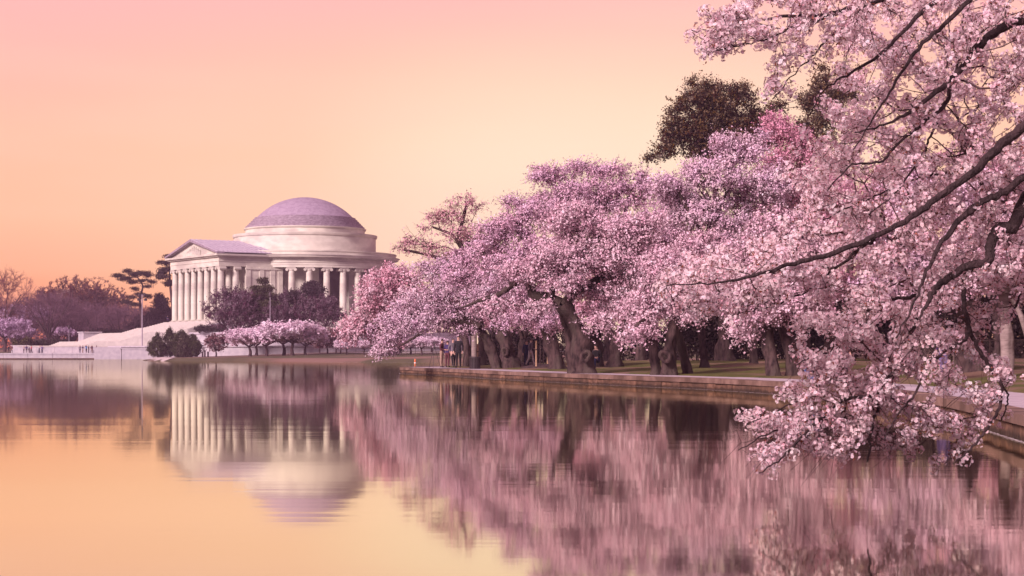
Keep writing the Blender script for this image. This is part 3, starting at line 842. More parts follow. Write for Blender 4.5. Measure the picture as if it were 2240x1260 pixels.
def cherry(label, d, trunks, limbs, pads, npts, seed, base=PINK, base2=WHITE, bark='bark', burls=(), group='cherry trees on the near bank', sparse=1.0, twigs=5, cper=7, csize=0.046,
           tlen=0.72, name='cherry_tree', cat='cherry tree', droop=0.2, depth=1.0, var=0.07):
    rg = np.random.default_rng(seed)
    bx, by = trunks[0][0][0], trunks[0][0][1]
    b = at(bx, by, d); gz = ground_near(b[0], b[1])
    t = thing(name, label, cat, (b[0], b[1], gz), group=group)
    o = Vector((b[0], b[1], gz))
    roots, rpl = [], []
    for i, tr in enumerate(trunks):
        P, r_ = px_path(tr, d + (0.5 * i if i else 0), 0.10, rg)
        g0 = ground_near(P[0, 0], P[0, 1])
        if g0 < P[0, 2] + 0.5:                         # root the trunk in the ground
            low = P[0].copy(); low[2] = min(g0, P[0, 2]) - 0.12
            P = np.vstack([low, P]); r_ = np.concatenate(([r_[0] * 1.08], r_))
        V, Q = tube(P, r_, 16, gnarl=0.28, flare=0.5, seed=seed + i)
        obj('trunk', mesh_np('trunk', V - np.array(o), Q, M[bark], smooth=True), t)
        s_ = np.concatenate(([0], np.cumsum(np.linalg.norm(np.diff(P, axis=0), axis=1))))
        roots.append(P[len(P) // 2:]); rpl.append(s_[len(P) // 2:])
    for i, lb in enumerate(limbs):
        P, r_ = px_path(lb, d - 0.3, 0.35, rg)
        V, Q = tube(P, r_, 9, gnarl=0.10, seed=seed + 20 + i)
        obj('branch', mesh_np('branch', V - np.array(o), Q, M[bark], smooth=True), t)
        s_ = 2.0 + np.concatenate(([0], np.cumsum(np.linalg.norm(np.diff(P, axis=0), axis=1))))
        roots.append(P); rpl.append(s_)
    k = d / F
    pd = []
    for p in pads:
        x, y, rx, ry = p[:4]
        dz = min(max(rx * k * 0.95, 1.2), 4.2) * depth
        pd.append((at(x, y, d + (p[4] if len(p) > 4 else rg.uniform(-1.2, 0.8))), (rx * k * 0.92, dz, ry * k * 0.92)))
    # break every pad into smaller clumps so that the crown has light tops and dark hollows
    sub = []
    for c, s_ in pd:
        sub.append((c, tuple(0.72 * np.array(s_))))
        for _ in range(13):
            u = rand_dirs(1, rg)[0] * rg.uniform(0.6, 1.02)
            sub.append((c + u * np.array(s_), tuple(np.array(s_) * rg.uniform(0.16, 0.38) * np.array((1.25, 1.25, 0.6)))))
    tw, cr = crown_meshes('cherry', np.vstack(roots), np.concatenate(rpl), sub, npts, rg, base=base, base2=base2, sparse=sparse, twigs=twigs, cards_per=cper, csize=csize, tlen=tlen, droop=droop, var=var)
    for me_ in (tw, cr):
        co = np.empty(len(me_.vertices) * 3, dtype=np.float32); me_.vertices.foreach_get('co', co)
        co = co.reshape(-1, 3) - np.array(o, dtype=np.float32)
        me_.vertices.foreach_set('co', co.ravel()); me_.update()
    tag(obj('twigs', tw, t), kind='stuff'); tag(obj('crown', cr, t), kind='stuff')
    for (x, y, r_, dd) in burls:
        p = at(x, y, d - dd) - np.array(o); burl(t, p, r_ * k, seed)
    return t

LAV = np.array((0.80, 0.55, 0.71)); PALE = np.array((0.92, 0.69, 0.755)); ROSE = np.array((0.82, 0.44, 0.54)); DPINK = np.array((0.78, 0.37, 0.52))
cherry('drooping cherry tree at the tip of the bank, its crown before the memorial columns', 119,
       [[(1024, 797, 9), (1021, 762, 8), (1014, 733, 7), (998, 705, 6)]],
       [[(998, 705, 6), (960, 668, 5.5), (925, 655, 5), (905, 645, 5), (893, 612, 5), (885, 600, 3)], [(960, 668, 4.5), (900, 690, 4), (850, 690, 3), (815, 720, 2)], [(885, 600, 3), (850, 605, 2.4), (810, 625, 2)]],
       [(825, 655, 62, 62), (855, 605, 60, 32), (785, 705, 38, 38), (895, 635, 55, 45), (770, 730, 26, 22), (850, 735, 42, 34), (900, 690, 50, 35)], 950, 21, base=ROSE, base2=PALE, twigs=5, cper=7, csize=0.06)
cherry('tall thin cherry tree with gappy top showing sky between its boughs', 128,
       [[(1054, 790, 9), (1050, 720, 8), (1040, 640, 7), (1016, 560, 6)]],
       [[(1016, 560, 6), (1005, 520, 5), (1012, 480, 4), (1020, 450, 3)], [(1010, 545, 4), (990, 515, 3.5), (965, 502, 3), (945, 495, 2)], [(1030, 600, 5), (985, 575, 4.5), (945, 560, 4), (905, 550, 3), (880, 545, 2)]],
       [(985, 470, 46, 22), (1010, 440, 42, 16), (955, 478, 30, 20), (905, 525, 38, 22), (880, 540, 22, 14), (940, 535, 24, 16), (1042, 450, 18, 12), (925, 500, 16, 9), (1000, 510, 40, 24), (960, 555, 40, 20), (1040, 520, 36, 40), (1010, 560, 50, 26)], 460, 22, base=np.array((0.78, 0.50, 0.50)), base2=ROSE, sparse=0.5, twigs=4, cper=7, csize=0.055, depth=0.6)
cherry('cherry tree with two stout leaning trunks and a knot beside the litter bin', 107,
       [[(1119, 807, 19), (1114, 780, 16), (1108, 752, 14), (1097, 724, 12), (1078, 710, 9)], [(1088, 806, 13), (1078, 772, 12), (1064, 742, 10), (1049, 716, 8)]],
       [[(1049, 716, 7), (1010, 690, 5), (950, 676, 4), (890, 690, 3), (850, 715, 2)], [(1090, 716, 8), (1060, 665, 6), (1015, 625, 4), (960, 605, 3)], [(1049, 716, 5), (980, 700, 4), (930, 725, 3), (880, 755, 2)]],
       [(1020, 648, 95, 48), (930, 690, 95, 40), (865, 720, 52, 36), (1085, 630, 70, 48), (960, 605, 80, 45), (840, 748, 38, 26), (1010, 705, 60, 26), (905, 660, 60, 40)], 1150, 23,
       base=PALE, base2=LAV, burls=[(1105, 769, 8, 0.55)], twigs=5, cper=7)
cherry('cherry tree with one bent trunk behind the wooden stakes', 98,
       [[(1219, 801, 17), (1208, 762, 15), (1192, 716, 13), (1170, 686, 11), (1150, 660, 9)]],
       [[(1150, 660, 8), (1115, 610, 6), (1080, 570, 4), (1040, 545, 3)], [(1160, 675, 7), (1165, 610, 5), (1150, 540, 4), (1130, 490, 3)]],
       [(1130, 575, 95, 52), (1050, 555, 68, 45), (1190, 535, 75, 48), (1120, 500, 75, 40), (1015, 590, 55, 38), (1155, 640, 50, 24), (1170, 455, 55, 32), (1120, 700, 55, 16), (1190, 695, 50, 18), (1120, 440, 20, 18), (1075, 500, 45, 30)], 1150, 24, base=PINK, base2=LAV, twigs=5, cper=7)
cherry('big gnarled cherry tree with knothole and long arched limb over the lawn', 84,
       [[(1278, 808, 25), (1268, 776, 23), (1272, 740, 18), (1254, 700, 17), (1230, 663, 16)], [(1254, 803, 13), (1246, 745, 12), (1238, 695, 11), (1232, 668, 10)]],
       [[(1232, 664, 11), (1262, 637, 10), (1305, 612, 9), (1332, 590, 7), (1380, 545, 5), (1430, 505, 3)], [(1230, 664, 12), (1200, 651, 11), (1165, 645, 10), (1163, 622, 9), (1150, 608, 8), (1122, 620, 7), (1095, 640, 6), (1060, 652, 4), (1010, 672, 2)],
        [(1205, 651, 8), (1208, 610, 6.5), (1203, 565, 6), (1188, 540, 4), (1160, 545, 3)], [(1206, 590, 5), (1225, 545, 4), (1240, 500, 3)]],
       [(1310, 545, 95, 52), (1215, 560, 70, 45), (1385, 505, 75, 52), (1260, 480, 85, 45), (1140, 590, 60, 30), (1400, 600, 75, 45), (1320, 640, 55, 28), (1085, 668, 45, 20), (1240, 610, 50, 26), (1350, 560, 60, 40), (1310, 700, 50, 18), (1180, 665, 40, 14), (1390, 670, 55, 24)], 1450, 25,
       base=PINK, base2=PALE, burls=[(1281, 779, 11, 0.75)], twigs=5, cper=8, csize=0.048)
cherry('tall cherry tree crowned lavender behind the arched limb', 104,
       [[(1302, 793, 20), (1299, 742, 17), (1312, 700, 14), (1330, 640, 12), (1320, 560, 9), (1290, 490, 6)]],
       [[(1320, 560, 7), (1360, 490, 5), (1375, 430, 3)], [(1290, 490, 5), (1245, 430, 4), (1195, 395, 2)]],
       [(1280, 420, 95, 38), (1215, 380, 48, 20), (1330, 372, 62, 20), (1185, 440, 48, 28), (1390, 415, 62, 38), (1270, 470, 85, 42), (1180, 385, 22, 14), (1270, 365, 40, 14)], 1050, 26, base=LAV, base2=PINK, twigs=5, cper=7)
cherry('leaning cherry tree between the knotholed tree and the triple trunk', 101,
       [[(1346, 785, 17), (1354, 745, 14), (1375, 702, 11), (1408, 662, 9), (1430, 610, 7)]], [[(1430, 610, 6), (1445, 550, 4), (1450, 490, 3)], [(1380, 740, 6), (1410, 730, 5), (1440, 700, 4)]],
       [(1425, 580, 70, 45), (1450, 500, 75, 45), (1480, 440, 60, 35), (1360, 660, 60, 25), (1440, 640, 55, 30)], 750, 27, base=PINK, base2=LAV)
cherry('cherry tree of three trunks joined in one knotted foot on the grass', 77,
       [[(1464, 811, 15), (1462, 772, 14), (1470, 732, 11), (1477, 690, 9)], [(1436, 809, 11), (1430, 765, 10), (1424, 722, 9), (1421, 690, 8)], [(1505, 811, 10), (1496, 776, 9), (1486, 742, 8), (1480, 705, 7)]],
       [[(1477, 690, 8), (1510, 640, 6), (1545, 580, 4)], [(1421, 690, 7), (1410, 660, 5), (1420, 620, 3)], [(1421, 690, 5), (1400, 705, 4), (1375, 725, 2.5)], [(1480, 700, 6), (1540, 680, 4.5), (1600, 655, 3)]],
       [(1445, 655, 66, 34), (1405, 712, 40, 18), (1515, 620, 75, 45), (1460, 585, 72, 42), (1555, 545, 75, 52), (1590, 650, 60, 30), (1500, 680, 55, 24), (1380, 735, 22, 8), (1640, 600, 60, 40)], 1150, 28,
       base=PALE, base2=PINK, burls=[(1455, 780, 12, 0.6)], twigs=5, cper=8, csize=0.047)
cherry('slender straight cherry tree standing before the dark hedge', 91,
       [[(1541, 796, 8), (1538, 760, 7), (1534, 710, 6.5), (1531, 650, 6), (1542, 560, 6), (1552, 480, 5)]], [[(1552, 480, 4.5), (1590, 420, 3.5), (1620, 360, 2.5)], [(1542, 520, 4), (1500, 450, 3), (1480, 410, 2)]],
       [(1560, 380, 95, 46), (1475, 410, 60, 34), (1620, 335, 58, 28), (1640, 430, 70, 52), (1530, 460, 85, 46), (1590, 310, 44, 16), (1440, 400, 22, 14), (1650, 300, 30, 14), (1620, 510, 70, 45), (1690, 400, 50, 50)], 1250, 29, base=LAV, base2=PALE, twigs=5, cper=7)
cherry('pale cherry tree with a thick mossy leaning trunk near the walkway', 71,
       [[(1693, 820, 14), (1689, 782, 13), (1680, 742, 12), (1690, 692, 11), (1708, 640, 9)], [(1737, 812, 14), (1727, 764, 12), (1717, 722, 11), (1707, 690, 9)]],
       [[(1685, 715, 7), (1650, 690, 5), (1615, 690, 3)], [(1708, 640, 8), (1730, 580, 5), (1745, 520, 3)], [(1695, 670, 6), (1660, 640, 4), (1630, 600, 3)]],
       [(1655, 690, 55, 24), (1650, 655, 60, 28), (1720, 600, 75, 45), (1625, 590, 60, 38), (1765, 530, 75, 55), (1690, 500, 65, 45), (1625, 725, 26, 10), (1770, 650, 60, 40)], 900, 30, base=PALE, base2=PINK, csize=0.046, cper=7)
cherry('deep pink cherry tree rising behind the paler crowns', 96,
       [[(1650, 790, 8), (1648, 742, 8), (1656, 690, 8), (1680, 620, 8), (1700, 500, 7), (1715, 400, 6)]], [[(1715, 400, 5), (1700, 320, 3), (1690, 280, 2)], [(1715, 420, 4), (1745, 380, 3), (1760, 330, 2)]],
       [(1712, 290, 46, 44), (1745, 380, 48, 50), (1690, 265, 26, 22), (1735, 440, 50, 45), (1760, 320, 45, 45), (1790, 420, 60, 60), (1690, 360, 36, 36)], 720, 31, base=DPINK, base2=ROSE, twigs=5, cper=7)
cherry('rose pink weeping cherry tree half hidden behind the nearest branches', 83,
       [[(1770, 806, 9), (1765, 760, 8), (1752, 700, 8), (1740, 650, 7), (1730, 600, 5)]], [[(1740, 650, 5), (1710, 600, 4), (1690, 570, 2)], [(1735, 630, 5), (1760, 580, 4), (1780, 550, 2)]],
       [(1705, 625, 50, 48), (1755, 595, 50, 50), (1690, 670, 40, 24), (1770, 660, 40, 30)], 520, 32, base=DPINK, base2=ROSE, droop=0.5, twigs=5, cper=7)
cherry('broad old cherry tree with a very wide dark trunk inside the wire fence', 66,
       [[(2128, 812, 30), (2124, 762, 27), (2120, 702, 23), (2112, 642, 17), (2100, 580, 12)]], [[(2112, 642, 12), (2170, 580, 8), (2230, 520, 5)], [(2105, 600, 10), (2030, 550, 7), (1960, 520, 4)]],
       [(2050, 560, 95, 65), (2180, 520, 95, 65), (1950, 520, 75, 60), (2100, 430, 105, 60), (2250, 590, 75, 50), (1930, 620, 70, 50), (2020, 640, 80, 36), (2230, 430, 80, 60), (2000, 420, 80, 60)], 1300, 33, base=PALE, base2=LAV, csize=0.05)
cherry('cherry tree with a smooth pale grey trunk before the wire fence', 60,
       [[(2204, 824, 13), (2202, 772, 12), (2199, 702, 11), (2198, 650, 10), (2205, 590, 8)]], [[(2205, 590, 6), (2240, 530, 4), (2280, 480, 3)], [(2200, 640, 5), (2160, 590, 3.5), (2120, 560, 2)], [(2262, 790, 7), (2250, 740, 7), (2230, 690, 6), (2215, 655, 5)]],
       [(2200, 570, 75, 42), (2280, 500, 75, 52), (2130, 600, 50, 26), (2250, 620, 50, 26), (2300, 600, 50, 30)], 650, 34, base=PALE, base2=PINK, bark='bark_pale', csize=0.046)
cherry('dark trunked cherry tree standing deep in the shade by the hedge', 112,
       [[(1587, 788, 18), (1583, 745, 15), (1586, 695, 13), (1590, 640, 10)]], [[(1590, 640, 8), (1560, 590, 5), (1530, 560, 3)], [(1590, 640, 8), (1620, 590, 5)]],
       [(1600, 570, 80, 45), (1520, 560, 60, 40), (1660, 560, 60, 45), (1560, 650, 60, 26)], 600, 35, base=ROSE, base2=PINK)
cherry('small cherry tree with a slim forked trunk beyond the litter bin', 116,
       [[(1140, 792, 8), (1143, 750, 7), (1148, 715, 6), (1150, 690, 5)]], [[(1143, 740, 5), (1133, 715, 4), (1128, 690, 3)]],
       [(1150, 690, 60, 26), (1100, 680, 50, 22), (1200, 700, 50, 22), (1180, 660, 60, 26)], 480, 36, base=ROSE, base2=LAV)
BK = [(1255, 140, 1.0, 'first cherry tree of the back row, behind the wooden stakes'), (1400, 135, 1.0, 'second cherry tree of the back row, left of the triple trunk'),
      (1105, 150, .8, 'low back row cherry tree seen between the leaning trunks'), (1330, 160, .9, 'farthest back row cherry tree, behind the knotholed trunk'), (1490, 150, 1.1, 'back row cherry tree just right of the triple trunk'),
      (1860, 104, 1.55, 'back row cherry tree behind the nearest hanging blossom'), (1990, 100, 1.6, 'back row cherry tree by the wire fence'), (2180, 96, 1.7, 'back row cherry tree beyond the pale trunk'), (1760, 112, 1.35, 'back row cherry tree behind the rose pink one')]
for i, (x, d, k, lab) in enumerate(BK):
    y = 784
    cherry(lab, d, [[(x, y, 10), (x + 3, y - 50, 9), (x - 5, y - 95 * k, 7), (x + 4, y - 150 * k, 5)]], [],
           [(x - 50, y - 112 * k, 58 * k, 32 * k), (x + 55, y - 115 * k, 60 * k, 34 * k), (x, y - 175 * k, 75 * k, 48 * k), (x - 20, y - 240 * k, 62 * k, 42 * k), (x + 60, y - 220 * k, 55 * k, 42 * k)], 500, 40 + i, base=ROSE, base2=PINK, csize=0.075, cper=5)

# --------------------------------------------------------------- bare, evergreen and other far trees
def scaled_copy(t, loc, s, rz, label, group=None):
    c = t.copy(); COL.objects.link(c); c.location = loc; c.scale = (s, s, s) if isinstance(s, (int, float)) else s; c.rotation_euler = (0, 0, rz); c['label'] = label
    if group: c['group'] = group
    for ch in t.children:
        k = ch.copy(); COL.objects.link(k); k.parent = c
    return c
def bare_tree(name, label, cat, loc, height, spread, seed, mat_t='bare_twig', npts=420, stems=5, group=None, buds=None, sparse=1.0, fork=0.12, tw=7, tlen=0.9, up=0.35, twr=0.012, round_=False):
    rg = np.random.default_rng(seed)
    t = thing(name, label, cat, loc, group=group)
    roots, rpl = [], []
    tr_r = height * 0.028
    P = np.array([(0, 0, -0.3), (0.02 * height, 0, height * fork * 0.5), (0, 0.02 * height, height * fork)])
    V, Q = tube(smooth_path(P, 8), np.linspace(tr_r * 1.4, tr_r, 8), 9, 0.1, 0.4, seed)
    obj('trunk', mesh_np('trunk', V, Q, M['bark_dark'], smooth=True), t)
    for s_ in range(stems):
        a = 2 * np.pi * (s_ + rg.uniform(-.3, .3)) / stems; rr = spread * rg.uniform(0.25, 0.5)
        e = np.array((rr * math.cos(a), rr * math.sin(a), height * rg.uniform(0.6, 0.8)))
        mid = np.array((e[0] * 0.38, e[1] * 0.38, height * (fork + 0.28)))
        S = smooth_path([P[-1], mid, e], 10)
        V, Q = tube(S, np.linspace(tr_r * 0.75, tr_r * 0.18, 10), 6, 0.06, 0, seed + s_)
        obj('limb', mesh_np('limb', V, Q, M['bark_dark'], smooth=True), t)
        roots.append(S); rpl.append(np.linspace(0, height * 0.7, 10))
    c0 = np.array((0, 0, height * (0.60 if not round_ else 0.58)))
    pads = [(c0, (spread * 0.5, spread * 0.5, height * 0.40))]
    for _ in range(10):
        u = rand_dirs(1, rg)[0]; u[2] = abs(u[2]) * 0.9 - 0.25
        pads.append((c0 + u * np.array((spread * .42, spread * .42, height * .36)), (spread * .14, spread * .14, height * .10)))
    tw_, cr = crown_meshes(name, np.vstack(roots), np.concatenate(rpl), pads, npts, rg, twigs=tw, tlen=tlen, cards_per=(5 if buds is not None else 0), csize=0.13, base=buds if buds is not None else PINK,
                           base2=buds, droop=0.0, up=up, r_tip=0.02, twigmat=mat_t, twig_r=twr, leafmat='leaf', sparse=sparse, rmax=tr_r * .5, jitter=0.12)
    tag(obj('twigs', tw_, t), kind='stuff')
    if cr: tag(obj('crown', cr, t), kind='stuff')
    return t
def on_far(x, d, y=None):
    p = at(x, 772, d)
    return (p[0], d, ground_far(p[0], d) if y is None else at(x, y, d)[2])
BG = 'bare trees beyond the plaza'
bt1 = bare_tree('bare_tree', 'wide vase-shaped bare tree beyond the people on the plaza', 'tree', on_far(106, 432, 747), 12.5, 16.5, 101, npts=700, stems=10, group=BG, fork=0.05, tw=10, tlen=1.2, twr=0.018)
bt2 = bare_tree('bare_tree', 'broad round-topped tree with mottled buds on the skyline, widest of its row', 'tree', on_far(178, 520, 752), 19.5, 21, 102, npts=760, stems=8, group=BG, buds=np.array((0.17, 0.075, 0.055)), tw=8, sparse=0.8, round_=True, twr=0.02)
bt3 = bare_tree('bare_tree', 'tall reddish bare tree cut by the frame edge', 'tree', on_far(8, 455, 752), 19.0, 17, 103, mat_t='red_twig', npts=620, stems=7, group=BG, tw=9, tlen=1.3, twr=0.02)
rows = [(bt2, 118, 540, 0.84, 'round-topped skyline tree just right of the reddish bare tree'), (bt2, 235, 535, 0.86, 'round-topped skyline tree next to the flat-topped pine'),
        (bt1, 60, 470, 0.95, 'bare tree between the reddish tree and the vase-shaped tree'), (bt1, 160, 480, 0.95, 'bare tree just right of the vase-shaped tree'), (bt1, 215, 470, 0.9, 'bare tree behind the pale stair block'),
        (bt3, 262, 500, 0.62, 'thin bare tree left of the flat-topped pine'), (bt1, 30, 500, 1.0, 'bare tree low behind the far cherry blossom'), (bt1, 265, 462, 0.85, 'bare tree under the flat-topped pine'),
        (bt1, 120, 500, 1.0, 'bare tree in the dusk behind the vase-shaped tree'), (bt1, 190, 520, 1.05, 'bare tree below the widest round top'), (bt3, 325, 480, 0.55, 'bare reddish tree between the pine and the portico'),
        (bt1, 300, 500, 0.9, 'bare tree behind the tall lamp pole'), (bt1, -40, 470, 1.1, 'bare tree at the far end of the plaza trees'), (bt3, 58, 540, 0.72, 'reddish bare tree top beside the tallest reddish tree'),
        (bt2, 150, 505, 0.97, 'round-topped skyline tree left of the widest one'), (bt2, 205, 515, 0.98, 'round-topped skyline tree right of the widest one'),
        (bt1, 905, 500, 1.0, 'bare tree beyond the memorial, right of the rotunda'), (bt1, 965, 490, 1.1, 'bare tree beyond the memorial behind the photographers'), (bt2, 1010, 480, 0.8, 'budding tree beyond the memorial seen under the cherry boughs'), (bt1, 860, 510, 0.95, 'bare tree just right of the rotunda columns'), (bt2, 1080, 470, 0.8, 'budding tree farthest to the right beyond the memorial')]
for i, (src, x, d, s_, lab) in enumerate(rows):
    scaled_copy(src, on_far(x, d, 754), s_, i * 1.37, lab, BG)

def treeline():
    rg = np.random.default_rng(88); n = 6800
    o = np.array(on_far(150, 575, 756))
    u = rg.uniform(-70, 420, n); d = rg.uniform(555, 600, n)
    X = (u - CX) * d / F
    top = 10.5 + 2.2 * np.sin(u * .045) + 1.6 * np.sin(u * .11 + 1) + 1.0 * np.sin(u * .31)
    z = rg.uniform(0, 1, n) ** 1.2 * top - .6
    C = np.stack([X, d, o[2] + z], 1) - o
    rp = np.repeat(np.arange(n), 5)
    V, Q = cards(C[rp] + rg.normal(size=(len(rp), 3)) * .5, .42 * rg.uniform(.5, 1.2, len(rp)), rg, aspect=.25)
    tint = np.array((.11, .052, .08)) * (1 + rg.normal(size=(n, 1)) * .2)
    t = obj('treeline', mesh_np('treeline', V, Q, M['leaf'], tint=np.repeat(np.clip(tint[rp], .01, .5), 4, axis=0)))
    t.location = o; tag(t, 'mauve mass of leafless wood far behind the plaza', 'wood', kind='stuff')
treeline()
def needle_cards(C, n_each, size, rg, base, spread, flat=0.35):
    rp = np.repeat(np.arange(len(C)), n_each)
    P = C[rp] + rg.normal(size=(len(rp), 3)) * spread * np.array((1, 1, flat))
    V, Q = cards(P, size * rg.uniform(.6, 1.3, len(rp)), rg, aspect=0.35)
    cl = 1 + rg.normal(size=(len(C), 1)) * 0.18
    tint = np.repeat(np.clip(base[None] * cl[rp] * (1 + rg.normal(size=(len(rp), 1)) * 0.2), 0.004, 0.5), 4, axis=0)
    return V, Q, tint
def pine(label, d, trunk, pads, seed, base=np.array((0.050, 0.036, 0.028)), dens=26, group=None, size=0.28, name='pine_tree', cat='pine tree', y0=None):
    rg = np.random.default_rng(seed); k = d / F
    P, r_ = px_path(trunk, d, 0.05, rg)
    o = P[0].copy()
    t = thing(name, label, cat, tuple(o), group=group)
    V, Q = tube(P - o, r_, 8, 0.08, 0.3, seed)
    obj('trunk', mesh_np('trunk', V, Q, M['bark_dark'], smooth=True), t)
    Cs = []; EA, EB = [], []
    for (x, y, rx, ry) in pads:
        c = at(x, y, d + rg.uniform(-1.5, 1.5)) - o
        m = int(max(8, dens * rx * ry / 60))
        u = rand_dirs(m, rg) * rg.uniform(0, 1, (m, 1)) ** 0.5
        q = c + u * np.array((rx * k, max(rx * k * .8, 1.0), ry * k))
        Cs.append(q)
        j = int(np.argmin(np.abs((P - o)[:, 2] - (c[2] - 0.6)))); EA.append((P - o)[j]); EB.append(c)
        for qq in q[::4]: EA.append(c); EB.append(qq)
    v, q = edge_tubes(np.array(EA), np.array(EB), np.full(len(EA), 0.09), np.full(len(EA), 0.04), 4)
    tag(obj('boughs', mesh_np('boughs', v, q, M['bark_dark']), t), kind='stuff')
    C = np.vstack(Cs)
    V, Q, tint = needle_cards(C, 18, size, rg, base, 0.45)
    tag(obj('crown', mesh_np('needles', V, Q, M['leaf'], tint=tint), t), kind='stuff')
    return t
pine('flat-topped dark pine with tiered boughs left of the portico', 452, [(311, 735, 3.5), (309, 690, 3), (306, 655, 2.6), (312, 625, 2), (300, 605, 1.2)],
     [(258, 603, 12, 5), (274, 610, 14, 6), (280, 592, 10, 5), (294, 600, 14, 6), (308, 597, 11, 5), (323, 600, 10, 8), (290, 617, 12, 4), (312, 613, 10, 4), (332, 616, 9, 4), (322, 626, 9, 4), (296, 632, 8, 5), (306, 644, 12, 5), (290, 650, 9, 4), (322, 648, 10, 5), (276, 660, 14, 4), (296, 666, 12, 4)], 201, dens=34, size=.2)
pine('dark pine partly hidden behind the portico columns', 470, [(384, 735, 3.5), (378, 680, 3), (372, 620, 2.5), (370, 570, 1.5)],
     [(358, 575, 12, 6), (362, 590, 16, 7), (356, 606, 14, 6), (368, 562, 8, 6), (372, 618, 14, 7), (352, 598, 10, 5)], 202)
DK = np.array((0.042, 0.026, 0.028))
pine('bushy dark evergreen tree rising beside the stair top', 458, [(352, 735, 4), (352, 700, 3), (352, 665, 2)],
     [(352, 665, 16, 16), (340, 690, 20, 18), (362, 690, 18, 22), (350, 715, 30, 20), (330, 712, 18, 16), (348, 650, 8, 8)], 203, base=DK, dens=30, name='evergreen_tree', cat='evergreen')
pine('dark broad evergreen tree low at the head of the steps', 462, [(315, 735, 4), (315, 700, 3)], [(315, 705, 24, 18), (296, 718, 20, 14), (330, 725, 20, 14)], 204, base=DK, name='evergreen_tree', cat='evergreen')
GN = np.array((0.072, 0.068, 0.036))
pine('spiky olive conifer standing in front of the rotunda wall', 372, [(574, 745, 4), (574, 690, 3), (575, 640, 2), (574, 612, 1)],
     [(574, 615, 7, 9), (566, 632, 14, 8), (584, 630, 13, 7), (574, 645, 22, 8), (590, 645, 10, 5), (566, 660, 24, 10), (590, 665, 24, 9), (580, 685, 34, 14)], 205, base=GN, name='conifer')
pine('dark rounded conifer standing in front of the rotunda columns', 374, [(686, 745, 4), (686, 690, 3), (684, 640, 2)],
     [(682, 625, 16, 10), (672, 632, 12, 10), (700, 636, 10, 9), (688, 645, 16, 6), (704, 662, 8, 7), (645, 645, 16, 10), (630, 652, 12, 8), (716, 680, 8, 8)], 206, base=np.array((0.05, 0.036, 0.040)), name='conifer')
SH = 'leafless shrubs on the memorial terrace'
sb1 = bare_tree('bare_shrub', 'wide brown leafless shrub before the portico side', 'shrub', on_far(515, 372, 752), 10.6, 12.5, 301, npts=620, stems=9, group=SH, fork=0.02, tw=10, tlen=0.9, buds=np.array((0.14, 0.078, 0.11)), sparse=0.45)
sb1.scale = (1.05, 1.05, 1.1)
scaled_copy(sb1, on_far(560, 376, 748), (0.85, 0.85, 1.05), 1.1, 'leafless shrub under the spiky olive conifer', SH)
scaled_copy(sb1, on_far(640, 375, 745), (0.9, 0.9, 1.0), 2.3, 'leafless shrub between the two conifers', SH)
scaled_copy(sb1, on_far(698, 372, 745), (0.8, 0.8, 0.92), 3.9, 'leafless shrub under the dark rounded conifer', SH)
scaled_copy(sb1, on_far(605, 371, 742), (0.6, 0.6, 0.72), 4.4, 'lowest leafless shrub behind the far row of blossom', SH)
RT = 'small reddish trees on the far lawn'
rt = bare_tree('budding_tree', 'small reddish budding tree standing alone by the far path', 'tree', on_far(472, 320), 4.2, 4.4, 302, mat_t='red_twig', npts=170, stems=5, group=RT, fork=0.22, tw=6, tlen=0.5, twr=0.008, buds=np.array((0.19, 0.10, 0.11)), sparse=0.4)
for i, (x, d, s_, lab) in enumerate(((716, 312, 1.08, 'dark red budding tree right of the far blossom row'), (700, 330, 0.9, 'dark red budding tree behind its twin beside the far blossom'), (745, 305, 0.8, 'reddish budding tree under the drooping cherry crown'))):
    scaled_copy(rt, on_far(x, d), s_, i * 2.1 + 1, lab, RT)
# small far cherries
def small_cherry(label, loc, seed, group, base=np.array((0.84, 0.62, 0.74)), base2=np.array((0.88, 0.70, 0.80))):
    rg = np.random.default_rng(seed)
    t = thing('young_cherry_tree', label, 'cherry tree', loc, group=group)
    P = smooth_path([(0, 0, -0.2), (0.1, 0.05, 0.7), (-0.05, 0, 1.5)], 7)
    V, Q = tube(P, np.linspace(0.2, 0.12, 7), 8, 0.1, 0.4, seed); obj('trunk', mesh_np('trunk', V, Q, M['bark_dark'], smooth=True), t)
    rts, rl = [P], [np.linspace(0, 1.5, 7)]
    for j in range(5):
        a = 6.28 * j / 5 + rg.uniform(-.3, .3); e = np.array((2.2 * math.cos(a), 2.2 * math.sin(a), rg.uniform(2.6, 3.6)))
        S = smooth_path([P[-1], (e[0] * .45, e[1] * .45, 2.2), e], 8); V, Q = tube(S, np.linspace(.11, .03, 8), 5)
        obj('limb', mesh_np('limb', V, Q, M['bark_dark'], smooth=True), t); rts.append(S); rl.append(np.linspace(1.5, 4, 8))
    pads = [(np.array((0, 0, 3.0)), (2.7, 2.7, 1.0))] + [(np.array((2.4 * math.cos(a), 2.4 * math.sin(a), rg.uniform(2.3, 3.8))), (0.9, 0.9, 0.45)) for a in np.linspace(0, 6, 10)]
    tw, cr = crown_meshes('young_cherry', np.vstack(rts), np.concatenate(rl), pads, 260, rg, twigs=4, tlen=0.6, cards_per=7, csize=0.11, base=base, base2=base2, droop=-0.1, up=0.25, jitter=0.09, r_tip=0.012)
    tag(obj('twigs', tw, t), kind='stuff'); tag(obj('crown', cr, t), kind='stuff')
    return t
FG = 'young cherry trees on the far lawn'
sc1 = small_cherry('first blossoming young cherry of the far row, next to the lone reddish tree', on_far(546, 306), 401, FG); sc1.scale = (1.5, 1.5, 1.08)
sc2 = small_cherry('second blossoming young cherry of the far row', on_far(582, 304), 402, FG); sc2.scale = (1.55, 1.55, 1.12)
